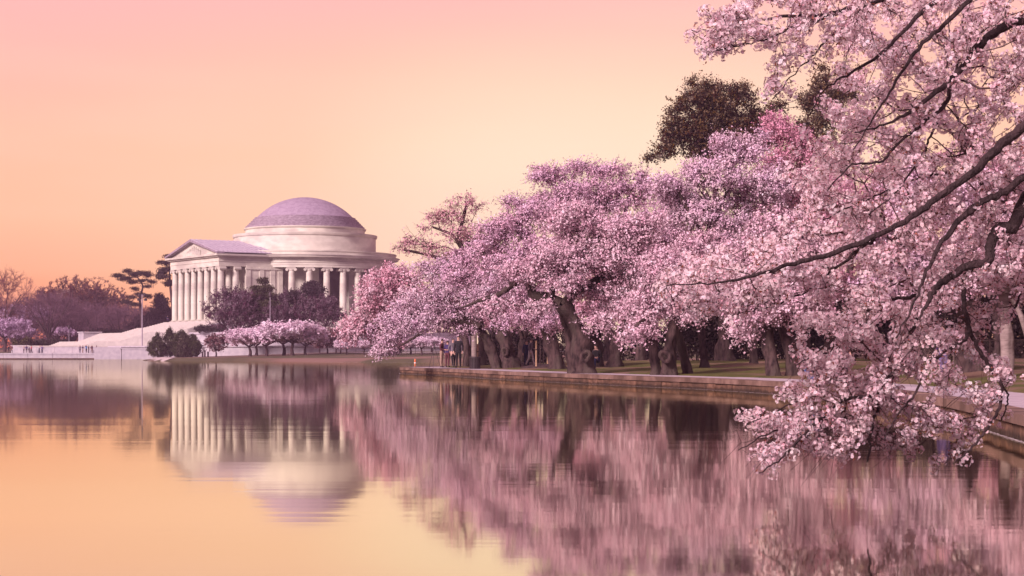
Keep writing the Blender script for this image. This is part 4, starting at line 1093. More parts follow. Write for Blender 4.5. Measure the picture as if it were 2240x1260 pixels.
rowc = [(sc1, 620, 306, 1.45, 'third and fullest young cherry of the far row'), (sc2, 640, 302, 1.55, 'tallest young cherry near the middle of the far row'), (sc1, 668, 304, 1.15, 'last young cherry of the dense far row'),
        (sc2, 560, 322, 1.3, 'young cherry set back behind the far row'), (sc1, 758, 300, 0.62, 'thin young cherry right of the dark red tree'), (sc2, 797, 296, 0.66, 'young cherry behind the drooping crown tip'),
        (sc1, 898, 292, 0.75, 'young cherry just right of the dark round bush'), (sc2, 922, 285, 0.8, 'young cherry near the photographers, across the cove'), (sc1, 945, 300, 0.7, 'young cherry farthest along the cove lawn'), (sc2, 735, 318, 0.62, 'slim young cherry beside the reddish tree')]
for i, (src, x, d, s_, lab) in enumerate(rowc): scaled_copy(src, on_far(x, d), (s_ * 1.15, s_ * 1.15, s_ * .86), i * 1.9, lab, FG)
LG = 'cherry trees at the plaza end'
PL = np.array((0.50, 0.36, 0.50))
sc3 = small_cherry('lavender blossom tree on the plaza beside the two people', on_far(10, 415, 766), 403, LG, PL, PL * 1.2); sc3.scale = (1.75,) * 3
for i, (x, d, s_, y, lab) in enumerate(((40, 428, 1.2, 762, 'small lavender blossom tree behind the low plaza wall'), (40, 470, 2.4, 752, 'pale blossom tree high behind the plaza blossom'), (140, 455, 1.0, 752, 'faint blossom tree under the vase-shaped tree'))):
    scaled_copy(sc3, on_far(x, d, y), s_, i * 1.3 + .5, lab, LG)
# junipers and clipped bushes
def juniper(label, loc, h, w, seed, base=np.array((0.060, 0.058, 0.030)), group=None, name='juniper_bush', cone=False, n=260, size=0.2):
    rg = np.random.default_rng(seed)
    t = thing(name, label, 'bush', loc, group=group)
    V, Q = tube(np.array([(0, 0, -.2), (0, 0, h * .3), (0.05, 0, h * .7)]), np.array([.14, .1, .04]), 6); obj('stem', mesh_np('stem', V, Q, M['bark_dark']), t)
    z = rg.uniform(0.04, 1, n); rr = w * .5 * ((1 - z) ** 0.8 * 1.15 if cone else np.sin(np.pi * np.clip(z, .02, .985) ** .62) ** .75) * rg.uniform(0.55, 1.05, n)
    a = rg.uniform(0, 6.28, n)
    lump = 1 + 0.22 * np.sin(3 * a + seed) * np.sin(5 * z + seed)
    C = np.stack([rr * lump * np.cos(a), rr * lump * np.sin(a), z * h * (0.92 + 0.1 * np.sin(2.3 * a + seed))], 1)
    rp = np.repeat(np.arange(n), 22)
    axis = unit(np.column_stack([C[:, :2] * 0.5, np.full(n, 0.9)]))
    P = C[rp] + axis[rp] * rg.uniform(-.3, .55, (len(rp), 1)) * 0.75 + rg.normal(size=(len(rp), 3)) * 0.14
    V, Q = cards(P, size * rg.uniform(.5, 1.1, len(rp)), rg, aspect=.4)
    cl = 1 + rg.normal(size=(n, 1)) * .22
    tag(obj('foliage', mesh_np('foliage', V, Q, M['leaf'], tint=np.repeat(np.clip(base[None] * cl[rp] * (1 + rg.normal(size=(len(rp), 1)) * .2), .004, .4), 4, axis=0)), t), kind='stuff')
    return t
JG = 'junipers beside the plaza'
for i, (x, d, h, w, lab) in enumerate(((345, 350, 4.3, 3.9, 'juniper nearest the quay end block'), (372, 352, 5.4, 4.4, 'tallest juniper of the clump'), (398, 350, 4.9, 4.0, 'juniper behind the small cone-shaped one'), (421, 348, 3.9, 3.4, 'juniper at the far end of the clump from the quay'))):
    juniper(lab, on_far(x, d), h, w, 500 + i, group=JG)
juniper('small cone-shaped conifer before the juniper clump', on_far(400, 330), 3.4, 2.5, 510, cone=True, name='conifer_shrub', base=np.array((0.075, 0.062, 0.045)))
juniper('dark round bush under the drooping cherry crown', on_far(848, 290), 3.0, 4.4, 511, name='round_bush', base=np.array((0.05, 0.045, 0.03)))
HG = 'clipped hedges on the terrace wall'
for i, (x, y, w) in enumerate(((440, 724, 2.6), (455, 725, 2.4), (470, 724, 2.6), (484, 724, 2.2))):
    juniper(('first', 'second', 'third', 'fourth')[i] + ' small clipped hedge ball on the terrace wall by the steps', tuple(at(x, y, 394)), 0.95, w, 520 + i, group=HG, name='clipped_hedge', n=70, base=np.array((0.05, 0.04, 0.035)))
def hedge(label, p0, p1, w, h, seed, base, name='hedge', n=500, size=0.2, group=None, each=20):
    rg = np.random.default_rng(seed); p0, p1 = np.array(p0, float), np.array(p1, float); c = (p0 + p1) / 2
    t = thing(name, label, 'hedge', tuple(p0), group=group)
    u = rg.uniform(0, 1, (n, 1)); L = p0 * (1 - u) + p1 * u - p0
    dn = unit(np.cross(p1 - p0, (0, 0, 1)))
    ht = h * (0.85 + 0.22 * np.sin(u[:, 0] * 17 + seed) * np.sin(u[:, 0] * 41))
    zz = rg.uniform(0, 1, n) ** 0.7
    C = L + dn * (rg.uniform(-.5, .5, (n, 1)) * w * np.sqrt(1.02 - zz[:, None] ** 3)) + np.stack([np.zeros(n), np.zeros(n), zz * ht], 1)
    V, Q, tint = needle_cards(C, each, size, rg, base, size * 1.4, 0.9)
    tag(obj('foliage', mesh_np('foliage', V, Q, M['leaf'], tint=tint), t), kind='stuff')
    st = MB()
    for k in np.linspace(.05, .95, 9): 
        q = (p1 - p0) * k; st.tube(np.array([q + (0, 0, -.2), q + (0.05, 0, h * .6)]), 0.06, 5)
    tag(st.build('stems', M['bark_dark'], t), kind='stuff')
    return t
hedge('long low clipped hedge behind the plaza people', on_far(45, 440, 756), on_far(145, 440, 754), 2.5, 1.0, 601, np.array((0.055, 0.042, 0.03)), n=260, size=.26)
hedge('low dark hedge on the upper landing of the steps', on_far(222, 445, 731), on_far(272, 445, 731), 2.0, 0.7, 602, np.array((0.05, 0.035, 0.03)), n=140, size=.26)
hedge('yellow green shrub at the plaza end behind the walkers', on_far(36, 436, 756), on_far(64, 436, 756), 3, 2.0, 603, np.array((0.12, 0.095, 0.035)), n=160, size=.28)
EV = np.array((0.030, 0.017, 0.016))
for i, (x0, x1, d, h, lab) in enumerate(((1480, 1640, 122, 4.4, 'dark evergreen hedge behind the slender straight cherry'), (1640, 1820, 118, 4.8, 'dark evergreen hedge behind the mossy leaning trunk'), (1820, 2010, 112, 4.6, 'dark evergreen hedge behind the hanging blossom'),
                                          (2010, 2300, 98, 4.4, 'tall dark evergreen hedge behind the wire fence'), (1180, 1480, 168, 4.6, 'dim evergreen hedge behind the back row of cherries'), (1060, 1200, 160, 3.2, 'low evergreen hedge beyond the leaning trunks'))):
    p0, p1 = at(x0, 780, d), at(x1, 780, d)
    p0[2], p1[2] = ground_near(p0[0], d), ground_near(p1[0], d)
    hedge(lab, p0, p1, 4.0, h, 610 + i, EV, n=900, size=.16, group='evergreen hedges behind the cherries', each=16)
# large evergreen trees above the cherries
def evergreen(label, d, x, ybase, pads, npts, seed, base=np.array((0.085, 0.05, 0.019))):
    rg = np.random.default_rng(seed); k = d / F
    b = at(x, ybase, d); b[2] = ground_near(b[0], b[1])
    t = thing('broadleaf_evergreen', label, 'tree', tuple(b), group='big evergreens above the cherries')
    top = at(pads[0][0], pads[0][1], d) - b
    P = smooth_path([(0, 0, -.3), (0.2, 0, top[2] * .4), tuple(top)], 14)
    V, Q = tube(P, np.linspace(.45, .1, 14), 10, .1, .4, seed); obj('trunk', mesh_np('trunk', V, Q, M['bark_dark'], smooth=True), t)
    sub = []
    for (px_, py_, rx, ry) in pads:
        c = at(px_, py_, d) - b; s_ = np.array((rx * k, max(1.6, rx * k * .9), ry * k)) * .9
        sub.append((c, tuple(s_ * .6)))
        for _ in range(16):
            u = rand_dirs(1, rg)[0] * rg.uniform(.6, 1.28); sub.append((c + u * s_, tuple(s_ * rg.uniform(.08, .26))))
    tw, cr = crown_meshes('evergreen', P[5:], np.linspace(3, 10, 9), sub, npts, rg, twigs=4, tlen=.95, cards_per=6, csize=.082, base=base, base2=base * 1.5, var=.3, droop=0, up=.3, leafmat='leaf', jitter=.10)
    tag(obj('twigs', tw, t), kind='stuff'); tag(obj('crown', cr, t), kind='stuff')
evergreen('big dark evergreen tree against the sky above the cherry crowns', 150, 1560, 785,
          [(1560, 250, 90, 55), (1480, 290, 55, 45), (1640, 270, 50, 45), (1530, 215, 60, 34), (1600, 215, 45, 28), (1450, 330, 36, 30), (1560, 330, 90, 50), (1490, 230, 30, 22), (1670, 300, 40, 50), (1560, 195, 25, 18), (1420, 345, 18, 10), (1620, 195, 25, 12), (1600, 290, 70, 60), (1520, 290, 60, 50)], 1650, 701)
evergreen('dark evergreen tree tip showing beside the overhanging branch', 160, 1800, 785,
          [(1795, 190, 26, 38), (1770, 225, 26, 26), (1820, 220, 30, 40), (1705, 235, 30, 10), (1800, 150, 14, 12), (1790, 280, 60, 50), (1850, 200, 40, 50)], 520, 702)

# ------------------------------------------------------------------ furniture of the banks
def near_spot(x, d):
    X = (x - CX) * d / F; return (X, d, ground_near(X, d))
bin_p = at(1039, 805, 108)
tb = thing('litter_bin', 'dark metal litter bin on the walkway edge by the people', 'litter bin', (bin_p[0], bin_p[1], ground_near(bin_p[0], bin_p[1])))
for i in range(20):
    a = 2 * math.pi * i / 20
    MB().box(-.03, .03, -.012, .012, 0.04, 0.92).build('slat', M['iron'], tb).matrix_local = Matrix.Translation((0.31 * math.cos(a), .31 * math.sin(a), 0)) @ Matrix.Rotation(a + math.pi / 2, 4, 'Z')
MB().lathe([(.28, .03), (.28, .88)], 20, cap=True).build('liner', M['dark'], tb, True)
MB().lathe([(.30, .90), (.345, .91), (.345, .97), (.27, .99), (.27, .9)], 24).build('rim', M['iron'], tb, True)
pp = at(1030, 800, 110)
ps = thing('sign_post', 'thin dark post standing beside the litter bin', 'post', (pp[0], pp[1], ground_near(pp[0], pp[1])))
MB().tube(np.array([(0, 0, -.2), (0, 0, 2.6)]), .035, 8).build('post', M['iron'], ps); MB().box(-.16, .16, -.03, -.015 + .02, 2.15, 2.55).build('plate', M['iron'], ps)
pp = at(1037, 792, 119)
pl = thing('lamp_standard', 'thick pale grey pole rising behind the litter bin', 'pole', (pp[0], pp[1], ground_near(pp[0], pp[1])))
MB().lathe([(.24, -.2), (.24, .35), (.20, .4), (.165, 3.4), (.17, 3.45), (.12, 3.5), (.10, 4.6), (.11, 4.62), (.001, 4.66)], 16).build('shaft', M['bark_pale'], pl, True)
MB().lathe([(.10, 4.6), (.20, 4.7), (.24, 5.05), (.16, 5.3), (.02, 5.42)], 14).build('lamp_head', M['glass'], pl, True)
SG = 'wooden stakes round the saplings'
for i, (x, y0, y1, d, lab) in enumerate(((1173, 792, 738, 103, 'tall pale stake, first from the litter bin'), (1198, 790, 742, 106, 'pale stake beside the dark thin sapling'), (1206, 791, 755, 105, 'shorter pale stake next to the bent cherry trunk'),
                                          (1222, 798, 748, 99, 'pale stake just right of the bent cherry trunk'), (1045, 798, 752, 112, 'thin stake behind the litter bin'))):
    p = at(x, y0, d); h = (y0 - y1) * d / F; st = thing('stake', lab, 'stake', (p[0], p[1], ground_near(p[0], p[1])), group=SG)
    MB().lathe([(.045, -.25), (.045, h + .12), (.03, h + .14), (.001, h + .145)], 10).build('post', M['wood'], st, True)
    MB().lathe([(.047, h * .72), (.052, h * .74), (.047, h * .76)], 10).build('tie', M['dark'], st, True)
for i, (x, d, lab) in enumerate(((1188, 105, 'thin dark sapling between the wooden stakes'), (1243, 100, 'thin dark sapling right of the bent trunk'), (1181, 108, 'thinnest sapling behind the first stake'))):
    q = near_spot(x, d); rg = np.random.default_rng(900 + i); st = thing('sapling', lab, 'sapling', q, group='saplings held by stakes')
    P = smooth_path([(0, 0, -.1), (.03, 0, 1.1), (-.02, .02, 2.4)], 8); V, Q = tube(P, np.linspace(.04, .018, 8), 6); obj('trunk', mesh_np('trunk', V, Q, M['bark_dark'], smooth=True), st)
    tw, cr = crown_meshes('sapling', P[4:], np.linspace(1, 2, 4), [(np.array((0, 0, 2.5)), (.6, .6, .7))], 40, rg, twigs=3, tlen=.35, cards_per=6, csize=.05, base=ROSE, base2=PINK)
    tag(obj('twigs', tw, st), kind='stuff'); tag(obj('crown', cr, st), kind='stuff')
# mounds of bare soil round the saplings
for x, d, r_, lab in ((1192, 104, 1.5, 'dark soil mound at the foot of the saplings'), (1150, 116, 1.2, 'small soil mound beyond the leaning trunks')):
    q = near_spot(x, d); m = MB().lathe([(r_, -.1), (r_ * .8, .06), (r_ * .4, .16), (.01, .2)], 18); o_ = m.build('soil_mound', M['bark_dark'], None, True); o_.location = q; tag(o_, lab, 'mound', 'soil mounds')
# wire fence on the right
fe0, fe1 = near_spot(2010, 74), near_spot(2330, 70)
fence = thing('wire_fence', 'low chain-link fence with iron posts behind the pale trunk', 'fence', fe0)
p0, p1 = np.array((0, 0, 0.0)), np.array(fe1) - np.array(fe0)
npost = 5
for i in range(npost):
    q = p0 + (p1 - p0) * i / (npost - 1); MB().tube(np.array([q + (0, 0, -.2), q + (0, 0, 1.12)]), .03, 8).build('post', M['wire'], fence)
MB().tube(np.array([p0 + (0, 0, 1.08), p1 + (0, 0, 1.08)]), .02, 6).build('rail', M['wire'], fence)
EA, EB = [], []
L = np.linalg.norm(p1 - p0); u = (p1 - p0) / L; sp_ = .11
for k in np.arange(-1.05, L, sp_):
    for sgn in (1, -1):
        a, b = k, k + 1.05
        z0, z1 = (0.02, 1.07) if sgn > 0 else (1.07, 0.02)
        a_, b_ = max(a, 0), min(b, L)
        if b_ <= a_: continue
        za = z0 + (z1 - z0) * (a_ - a) / 1.05; zb = z0 + (z1 - z0) * (b_ - a) / 1.05
        EA.append(u * a_ + (0, 0.01 * sgn, za)); EB.append(u * b_ + (0, 0.01 * sgn, zb))
v, q = edge_tubes(np.array(EA), np.array(EB), np.full(len(EA), .006), np.full(len(EA), .006), 3)
tag(obj('wire_mesh', mesh_np('wire_mesh', v, q, M['wire']), fence), kind='stuff')
# tall lamp pole on the quay block
lp = at(311, 760, 392)
pole = thing('lamp_pole', 'tall slim light pole with lamp heads rising from the quay end block', 'lamp pole', (lp[0], lp[1], 1.3))
MB().lathe([(.24, 0), (.24, .5), (.15, .6), (.09, 12.6), (.001, 12.62)], 10).build('shaft', M['pole'], pole, True)
MB().tube(np.array([(-.8, 0, 11.4), (.8, 0, 11.4)]), .05, 6).build('cross_arm', M['pole'], pole)
MB().tube(np.array([(-.6, 0, 12.4), (.6, 0, 12.4)]), .05, 6).build('cross_arm', M['pole'], pole)
for x_, z_ in ((-.75, 11.4), (.75, 11.4), (-.55, 12.4), (.55, 12.4)):
    h_ = MB().lathe([(.08, -.1), (.30, -.18), (.34, .18), (.22, .38), (.02, .42)], 12).build('lamp_head', M['iron'], pole, True); h_.location = (x_, 0, z_)
def far_lamp(label, x, y0, y1, d):
    p = at(x, y0, d); h = (y0 - y1) * d / F
    t = thing('street_lamp', label, 'lamp', tuple(p)); 
    MB().lathe([(.2, -.3), (.2, .5), (.1, .6), (.07, h), (.001, h + .01)], 8).build('shaft', M['pole'], t, True)
    MB().lathe([(.08, h), (.3, h + .15), (.36, h + .6), (.2, h + .95), (.02, h + 1.15)], 10).build('lantern', M['iron'], t, True)
far_lamp('lamp post in front of the rotunda between the shrubs', 591, 742, 650, 366)
far_lamp('small lamp post far behind the plaza near the stair block', 151, 750, 720, 445)
# bollards and marker on the far lawn
for i, (x, lab) in enumerate(((443, 'dark bollard by the far path next to the junipers'), (448, 'taller dark bollard by the far path'), (455, 'dark bollard nearest the lone reddish tree'))):
    o_ = MB().lathe([(.16, -.1), (.16, .75 + .25 * (i == 1)), (.19, .8 + .25 * (i == 1)), (.12, .95 + .25 * (i == 1)), (.001, 1.0 + .25 * (i == 1))], 12).build('bollard', M['iron'], None, True)
    o_.location = on_far(x, 325); tag(o_, lab, 'bollard', 'bollards on the far path')
mk = thing('marker_buoy', 'small orange and white marker on the far water edge', 'marker', on_far(908, 246))
MB().lathe([(.16, -.2), (.17, .1), (.15, .3), (.10, .34)], 12).build('float', M['white'], mk, True); MB().lathe([(.101, .34), (.12, .4), (.10, .72), (.05, .8), (.001, .82)], 12).build('body', M['orange'], mk, True)
wf = thing('post_fence', 'thin post and wire fence across the cove lawn', 'fence', on_far(760, 298))
a_, b_ = np.array((0, 0, 0.0)), np.array(on_far(965, 296)) - np.array(on_far(760, 298))
for i in range(12):
    q = a_ + (b_ - a_) * i / 11; MB().tube(np.array([q + (0, 0, -.3), q + (0, 0, 1.0)]), .035, 5).build('post', M['iron'], wf)
for z_ in (.5, .95): MB().tube(np.array([a_ + (0, 0, z_), b_ + (0, 0, z_)]), .012, 4).build('wire', M['wire'], wf)

# ------------------------------------------------------------------ people
def person_mesh(pose):
    """skeleton -> continuous skin; returns mesh whose faces carry a slot: 0 skin 1 hair 2 top 3 trousers 4 shoe"""
    J = {'pelvis': ((0, 0, .95), .14), 'waist': ((0, 0, 1.08), .13), 'chest': ((0, 0, 1.30), .16), 'neck': ((0, 0, 1.47), .06), 'chin': ((0, -.02, 1.55), .075), 'head': ((0, -.01, 1.65), .095), 'top': ((0, .01, 1.73), .07)}
    arms = {'down': (((.24, .03, 1.14), (.25, -.06, .90))), 'up': (((.23, -.16, 1.26), (.08, -.30, 1.52))), 'bent': (((.25, .02, 1.13), (.16, -.22, 1.08))), 'pocket': (((.27, .06, 1.14), (.20, .0, .93)))}
    legs = {'stand': ((.10, .0, .50), (.10, .03, .09)), 'fwd': ((.10, -.14, .52), (.10, -.22, .10)), 'backw': ((.10, .05, .50), (.10, .26, .12)), 'sit': ((.12, -.42, .98), (.12, -.44, .54)), 'kneel': ((.12, -.38, .62), (.12, -.36, .1))}
    la, ra, ll, rl, lean = pose
    E = [('pelvis', 'waist', 2), ('waist', 'chest', 2), ('chest', 'neck', 0), ('neck', 'chin', 0), ('chin', 'head', 0), ('head', 'top', 1)]
    for sx, arm, leg, n in ((1, la, ll, 'l'), (-1, ra, rl, 'r')):
        e, w = arms[arm]; k, a = legs[leg]
        m = lambda p: (p[0] * sx, p[1], p[2])
        J['sh' + n] = (m((.18, 0, 1.40)), .075); J['el' + n] = (m(e), .052); J['wr' + n] = (m(w), .036)
        dv = Vector(w) - Vector(e); dv.normalize(); hp = Vector(w) + dv * .075; J['ha' + n] = (m(hp), .036)
        J['hi' + n] = (m((.09, 0, .90)), .105); J['kn' + n] = (m(k), .068); J['an' + n] = (m(a), .045)
        J['to' + n] = (m((a[0] + .01, a[1] - .15, a[2] - .05)), .04)
        E += [('chest', 'sh' + n, 2), ('sh' + n, 'el' + n, 2), ('el' + n, 'wr' + n, 2), ('wr' + n, 'ha' + n, 0), ('pelvis', 'hi' + n, 3), ('hi' + n, 'kn' + n, 3), ('kn' + n, 'an' + n, 3), ('an' + n, 'to' + n, 4)]
        side = Vector((0, 1, 0)).cross(dv); side = side.normalized() if side.length > .1 else Vector((1, 0, 0))
        for f in range(5):
            off = side * (-.028 + .018 * f); ln = (.055, .075, .085, .078, .06)[f]
            tipv = hp + off * 1.3 + dv * ln + Vector((0, -.015, 0)); J['f%d%s' % (f, n)] = (m(tipv), .009)
            E.append(('ha' + n, 'f%d%s' % (f, n), 0))
    names = list(J); me = bpy.data.meshes.new('person_frame')
    co = [Vector(J[n][0]) for n in names]
    if lean: co = [Vector((c.x, c.y - lean * max(0, c.z - .95), c.z - 0.3 * lean * max(0, c.z - .95))) for c in co]
    me.from_pydata(co, [(names.index(a), names.index(b)) for a, b, _ in E], [])
    ob = bpy.data.objects.new('person_frame', me); COL.objects.link(ob)
    ob.modifiers.new('skin', 'SKIN'); sv = me.skin_vertices[0].data
    for i, n in enumerate(names):
        r_ = J[n][1]; sv[i].radius = (r_, r_ * (.78 if n in ('chest', 'waist', 'pelvis') else 1)); sv[i].use_root = (n == 'pelvis')
    ss = ob.modifiers.new('sub', 'SUBSURF'); ss.levels = 1; ss.render_levels = 1
    dg = bpy.context.evaluated_depsgraph_get()
    out = bpy.data.meshes.new_from_object(ob.evaluated_get(dg))
    bpy.data.objects.remove(ob)
    A = np.array([co[names.index(a)] for a, b, _ in E]); B = np.array([co[names.index(b)] for a, b, _ in E]); tg = [t for _, _, t in E]
    idx = []
    for p in out.polygons:
        c = np.array(p.center); ab = B - A; t = np.clip(((c - A) * ab).sum(1) / (ab * ab).sum(1), 0, 1)
        j = int(np.argmin(np.linalg.norm(c - (A + t[:, None] * ab), axis=1))); s_ = tg[j]
        hz = co[names.index('head')]
        if s_ == 0 and c[2] > hz[2] - .06 and c[1] > hz[1] - .03: s_ = 1
        if s_ == 0 and E[j][0] == 'chest': s_ = 2
        idx.append(s_)
    out.materials.clear()
    for _ in range(5): out.materials.append(M['skin'])
    out.polygons.foreach_set('material_index', idx); out.polygons.foreach_set('use_smooth', [True] * len(idx))
    return out
POSES = {'stand': ('down', 'down', 'stand', 'stand', 0), 'shoot': ('up', 'up', 'stand', 'stand', .05), 'walk': ('bent', 'down', 'fwd', 'backw', .05), 'hold': ('bent', 'bent', 'stand', 'stand', .04), 'pocket': ('pocket', 'pocket', 'stand', 'fwd', 0),
         'sit': ('bent', 'bent', 'sit', 'sit', .2), 'kneel': ('up', 'bent', 'kneel', 'kneel', .2)}
PM = {k: person_mesh(v) for k, v in POSES.items()}
def person(label, loc, yaw, pose, top, leg, size=1.0, group=None, hair=None):
    me_ = PM[pose].copy()
    for k_, m_ in enumerate((M['skin'], hair or M['hair'], cloth(*top), cloth(*leg), M['shoe'])): me_.materials[k_] = m_
    o = obj('person', me_); o.location = (loc[0], loc[1], loc[2] - (.46 if pose == 'sit' else 0.0)); o.rotation_euler = (0, 0, yaw); o.scale = (size,) * 3
    return tag(o, label, 'person', group)
NAVY, BLACK, GREY, BLUE = ('navy', (.02, .025, .07)), ('black', (.02, .016, .02)), ('grey', (.16, .13, .15)), ('blue', (.04, .15, .36))
LILAC, KHAKI, RED, CREAM, PURPLE, MAROON = ('lilac', (.16, .12, .24)), ('khaki', (.33, .22, .17)), ('red', (.40, .06, .08)), ('cream', (.6, .5, .5)), ('purple', (.05, .03, .10)), ('maroon', (.10, .03, .04))
PG = 'people on the plaza'
for (x, d, yaw, pose, tp, lg, lab) in ((175, 385 + 8, .3, 'stand', GREY, NAVY, 'person in grey standing first in the plaza group by the steps'), (181, 385 + 5, 1.2, 'hold', PURPLE, KHAKI, 'person in dark purple with khaki trousers in the plaza group'),
                                       (189, 394, -.4, 'shoot', BLUE, BLACK, 'person in a bright blue jacket on the plaza'), (194, 390, 2.2, 'stand', BLACK, BLACK, 'person all in black beside the bright blue jacket'), (201, 391, .6, 'pocket', MAROON, KHAKI, 'person in maroon and khaki on the plaza'),
                                       (211, 390, 1.6, 'stand', NAVY, NAVY, 'person in navy standing apart nearest the quay end block'), (19, 392, .2, 'stand', BLACK, BLACK, 'dark figure with lighter cap at the plaza end'), (26, 391, -.5, 'pocket', MAROON, BLACK, 'dark figure in maroon at the plaza end'),
                                       (52, 394, 1.0, 'hold', CREAM, GREY, 'person in a cream coat in the plaza end group'), (58, 395, .1, 'stand', PURPLE, BLACK, 'person in purple beside the cream coat'), (63, 396, 2.0, 'stand', KHAKI, NAVY, 'person in a khaki top in the plaza end group'),
                                       (69, 394, -.9, 'walk', RED, BLACK, 'person in a red top walking on the plaza'), (74, 396, .5, 'hold', GREY, KHAKI, 'person in grey behind the red top on the plaza'), (86, 395, 1.4, 'shoot', CREAM, NAVY, 'person in a pale top taking a picture on the plaza'),
                                       (92, 393, -.3, 'stand', LILAC, NAVY, 'person in a lilac jacket at the end of the plaza group')):
    p = at(x, 770, d); person(lab, (p[0], d, 1.305), yaw, pose, tp, lg, 1.0 + random.uniform(-.05, .05), PG)
person('person sitting at the head of the memorial steps beside the columns', tuple(np.array(at(366, 702, 432)) ), .6, 'sit', NAVY, PURPLE, 1.0)
person('person in a lilac jacket leaning on the low shore wall', (on_far(352, 372)), 1.0, 'kneel', LILAC, PURPLE, 1.05)
WG = 'people on the walkway at the tip of the bank'
for (x, y, d, yaw, pose, tp, lg, s_, lab) in ((966, 806, 115, 1.3, 'hold', MAROON, KHAKI, 1.06, 'person in maroon and pale trousers nearest the tripod'), (979, 802, 118, 2.6, 'stand', PURPLE, MAROON, 1.0, 'person in dark purple second from the tripod'),
                                              (991, 803, 117, .4, 'pocket', GREY, BLACK, 1.06, 'person in a grey coat between two others by the trees'), (1003, 806, 114, -.3, 'stand', BLACK, BLACK, 1.16, 'tallest person, all in black, beside the litter bin')):
    p = at(x, y, d); sd = near_z(np.array([[p[0], d]])); z = WTOP - .008 if sd[1][0] < 2.75 else sd[0][0]
    person(lab, (p[0], d, float(z)), yaw, pose, tp, lg, s_, WG)
q = near_spot(1307, 90); person('person in black sitting against the knotholed tree', q, -.6, 'sit', BLACK, NAVY, 1.05)
q = near_spot(1160, 112); person('person in grey walking far behind the leaning trunks', q, 1.2, 'walk', GREY, CREAM, 1.0)
for (x, d, yaw, pose, tp, lg, s_, lab) in ((1775, 58, .3, 'sit', ('dull blue', (.05, .13, .34)), ('dull blue', (.05, .13, .34)), 1.0, 'person in blue sitting low behind the hanging blossom'), (1846, 62, .8, 'stand', MAROON, ('blue trousers', (.03, .035, .12)), 1.02, 'person in blue trousers behind the hanging blossom'),
                                           (2064, 60, -1.0, 'stand', PURPLE, LILAC, 1.02, 'person in a purple jacket and lilac trousers before the wire fence'), (1152, 113, .2, 'stand', NAVY, NAVY, .95, 'person in navy by the small forked cherry')):
    person(lab, near_spot(x, d), yaw, pose, tp, lg, s_)
tp_ = at(950, 806, 116)
tri = thing('camera_tripod', 'thin black camera tripod at the walkway tip', 'tripod', (tp_[0], tp_[1], WTOP))
for a in (0.4, 2.5, 4.6): MB().tube(np.array([(.42 * math.cos(a), .42 * math.sin(a), 0), (.03 * math.cos(a), .03 * math.sin(a), 1.3)]), .014, 6).build('leg', M['iron'], tri)
MB().lathe([(.03, 1.2), (.03, 1.48), (.05, 1.5), (.001, 1.52)], 8).build('column', M['iron'], tri); MB().box(-.08, .08, -.05, .05, 1.53, 1.64).tube(np.array([(0, .05, 1.58), (0, .16, 1.58)]), .04, 8).build('camera', M['iron'], tri)

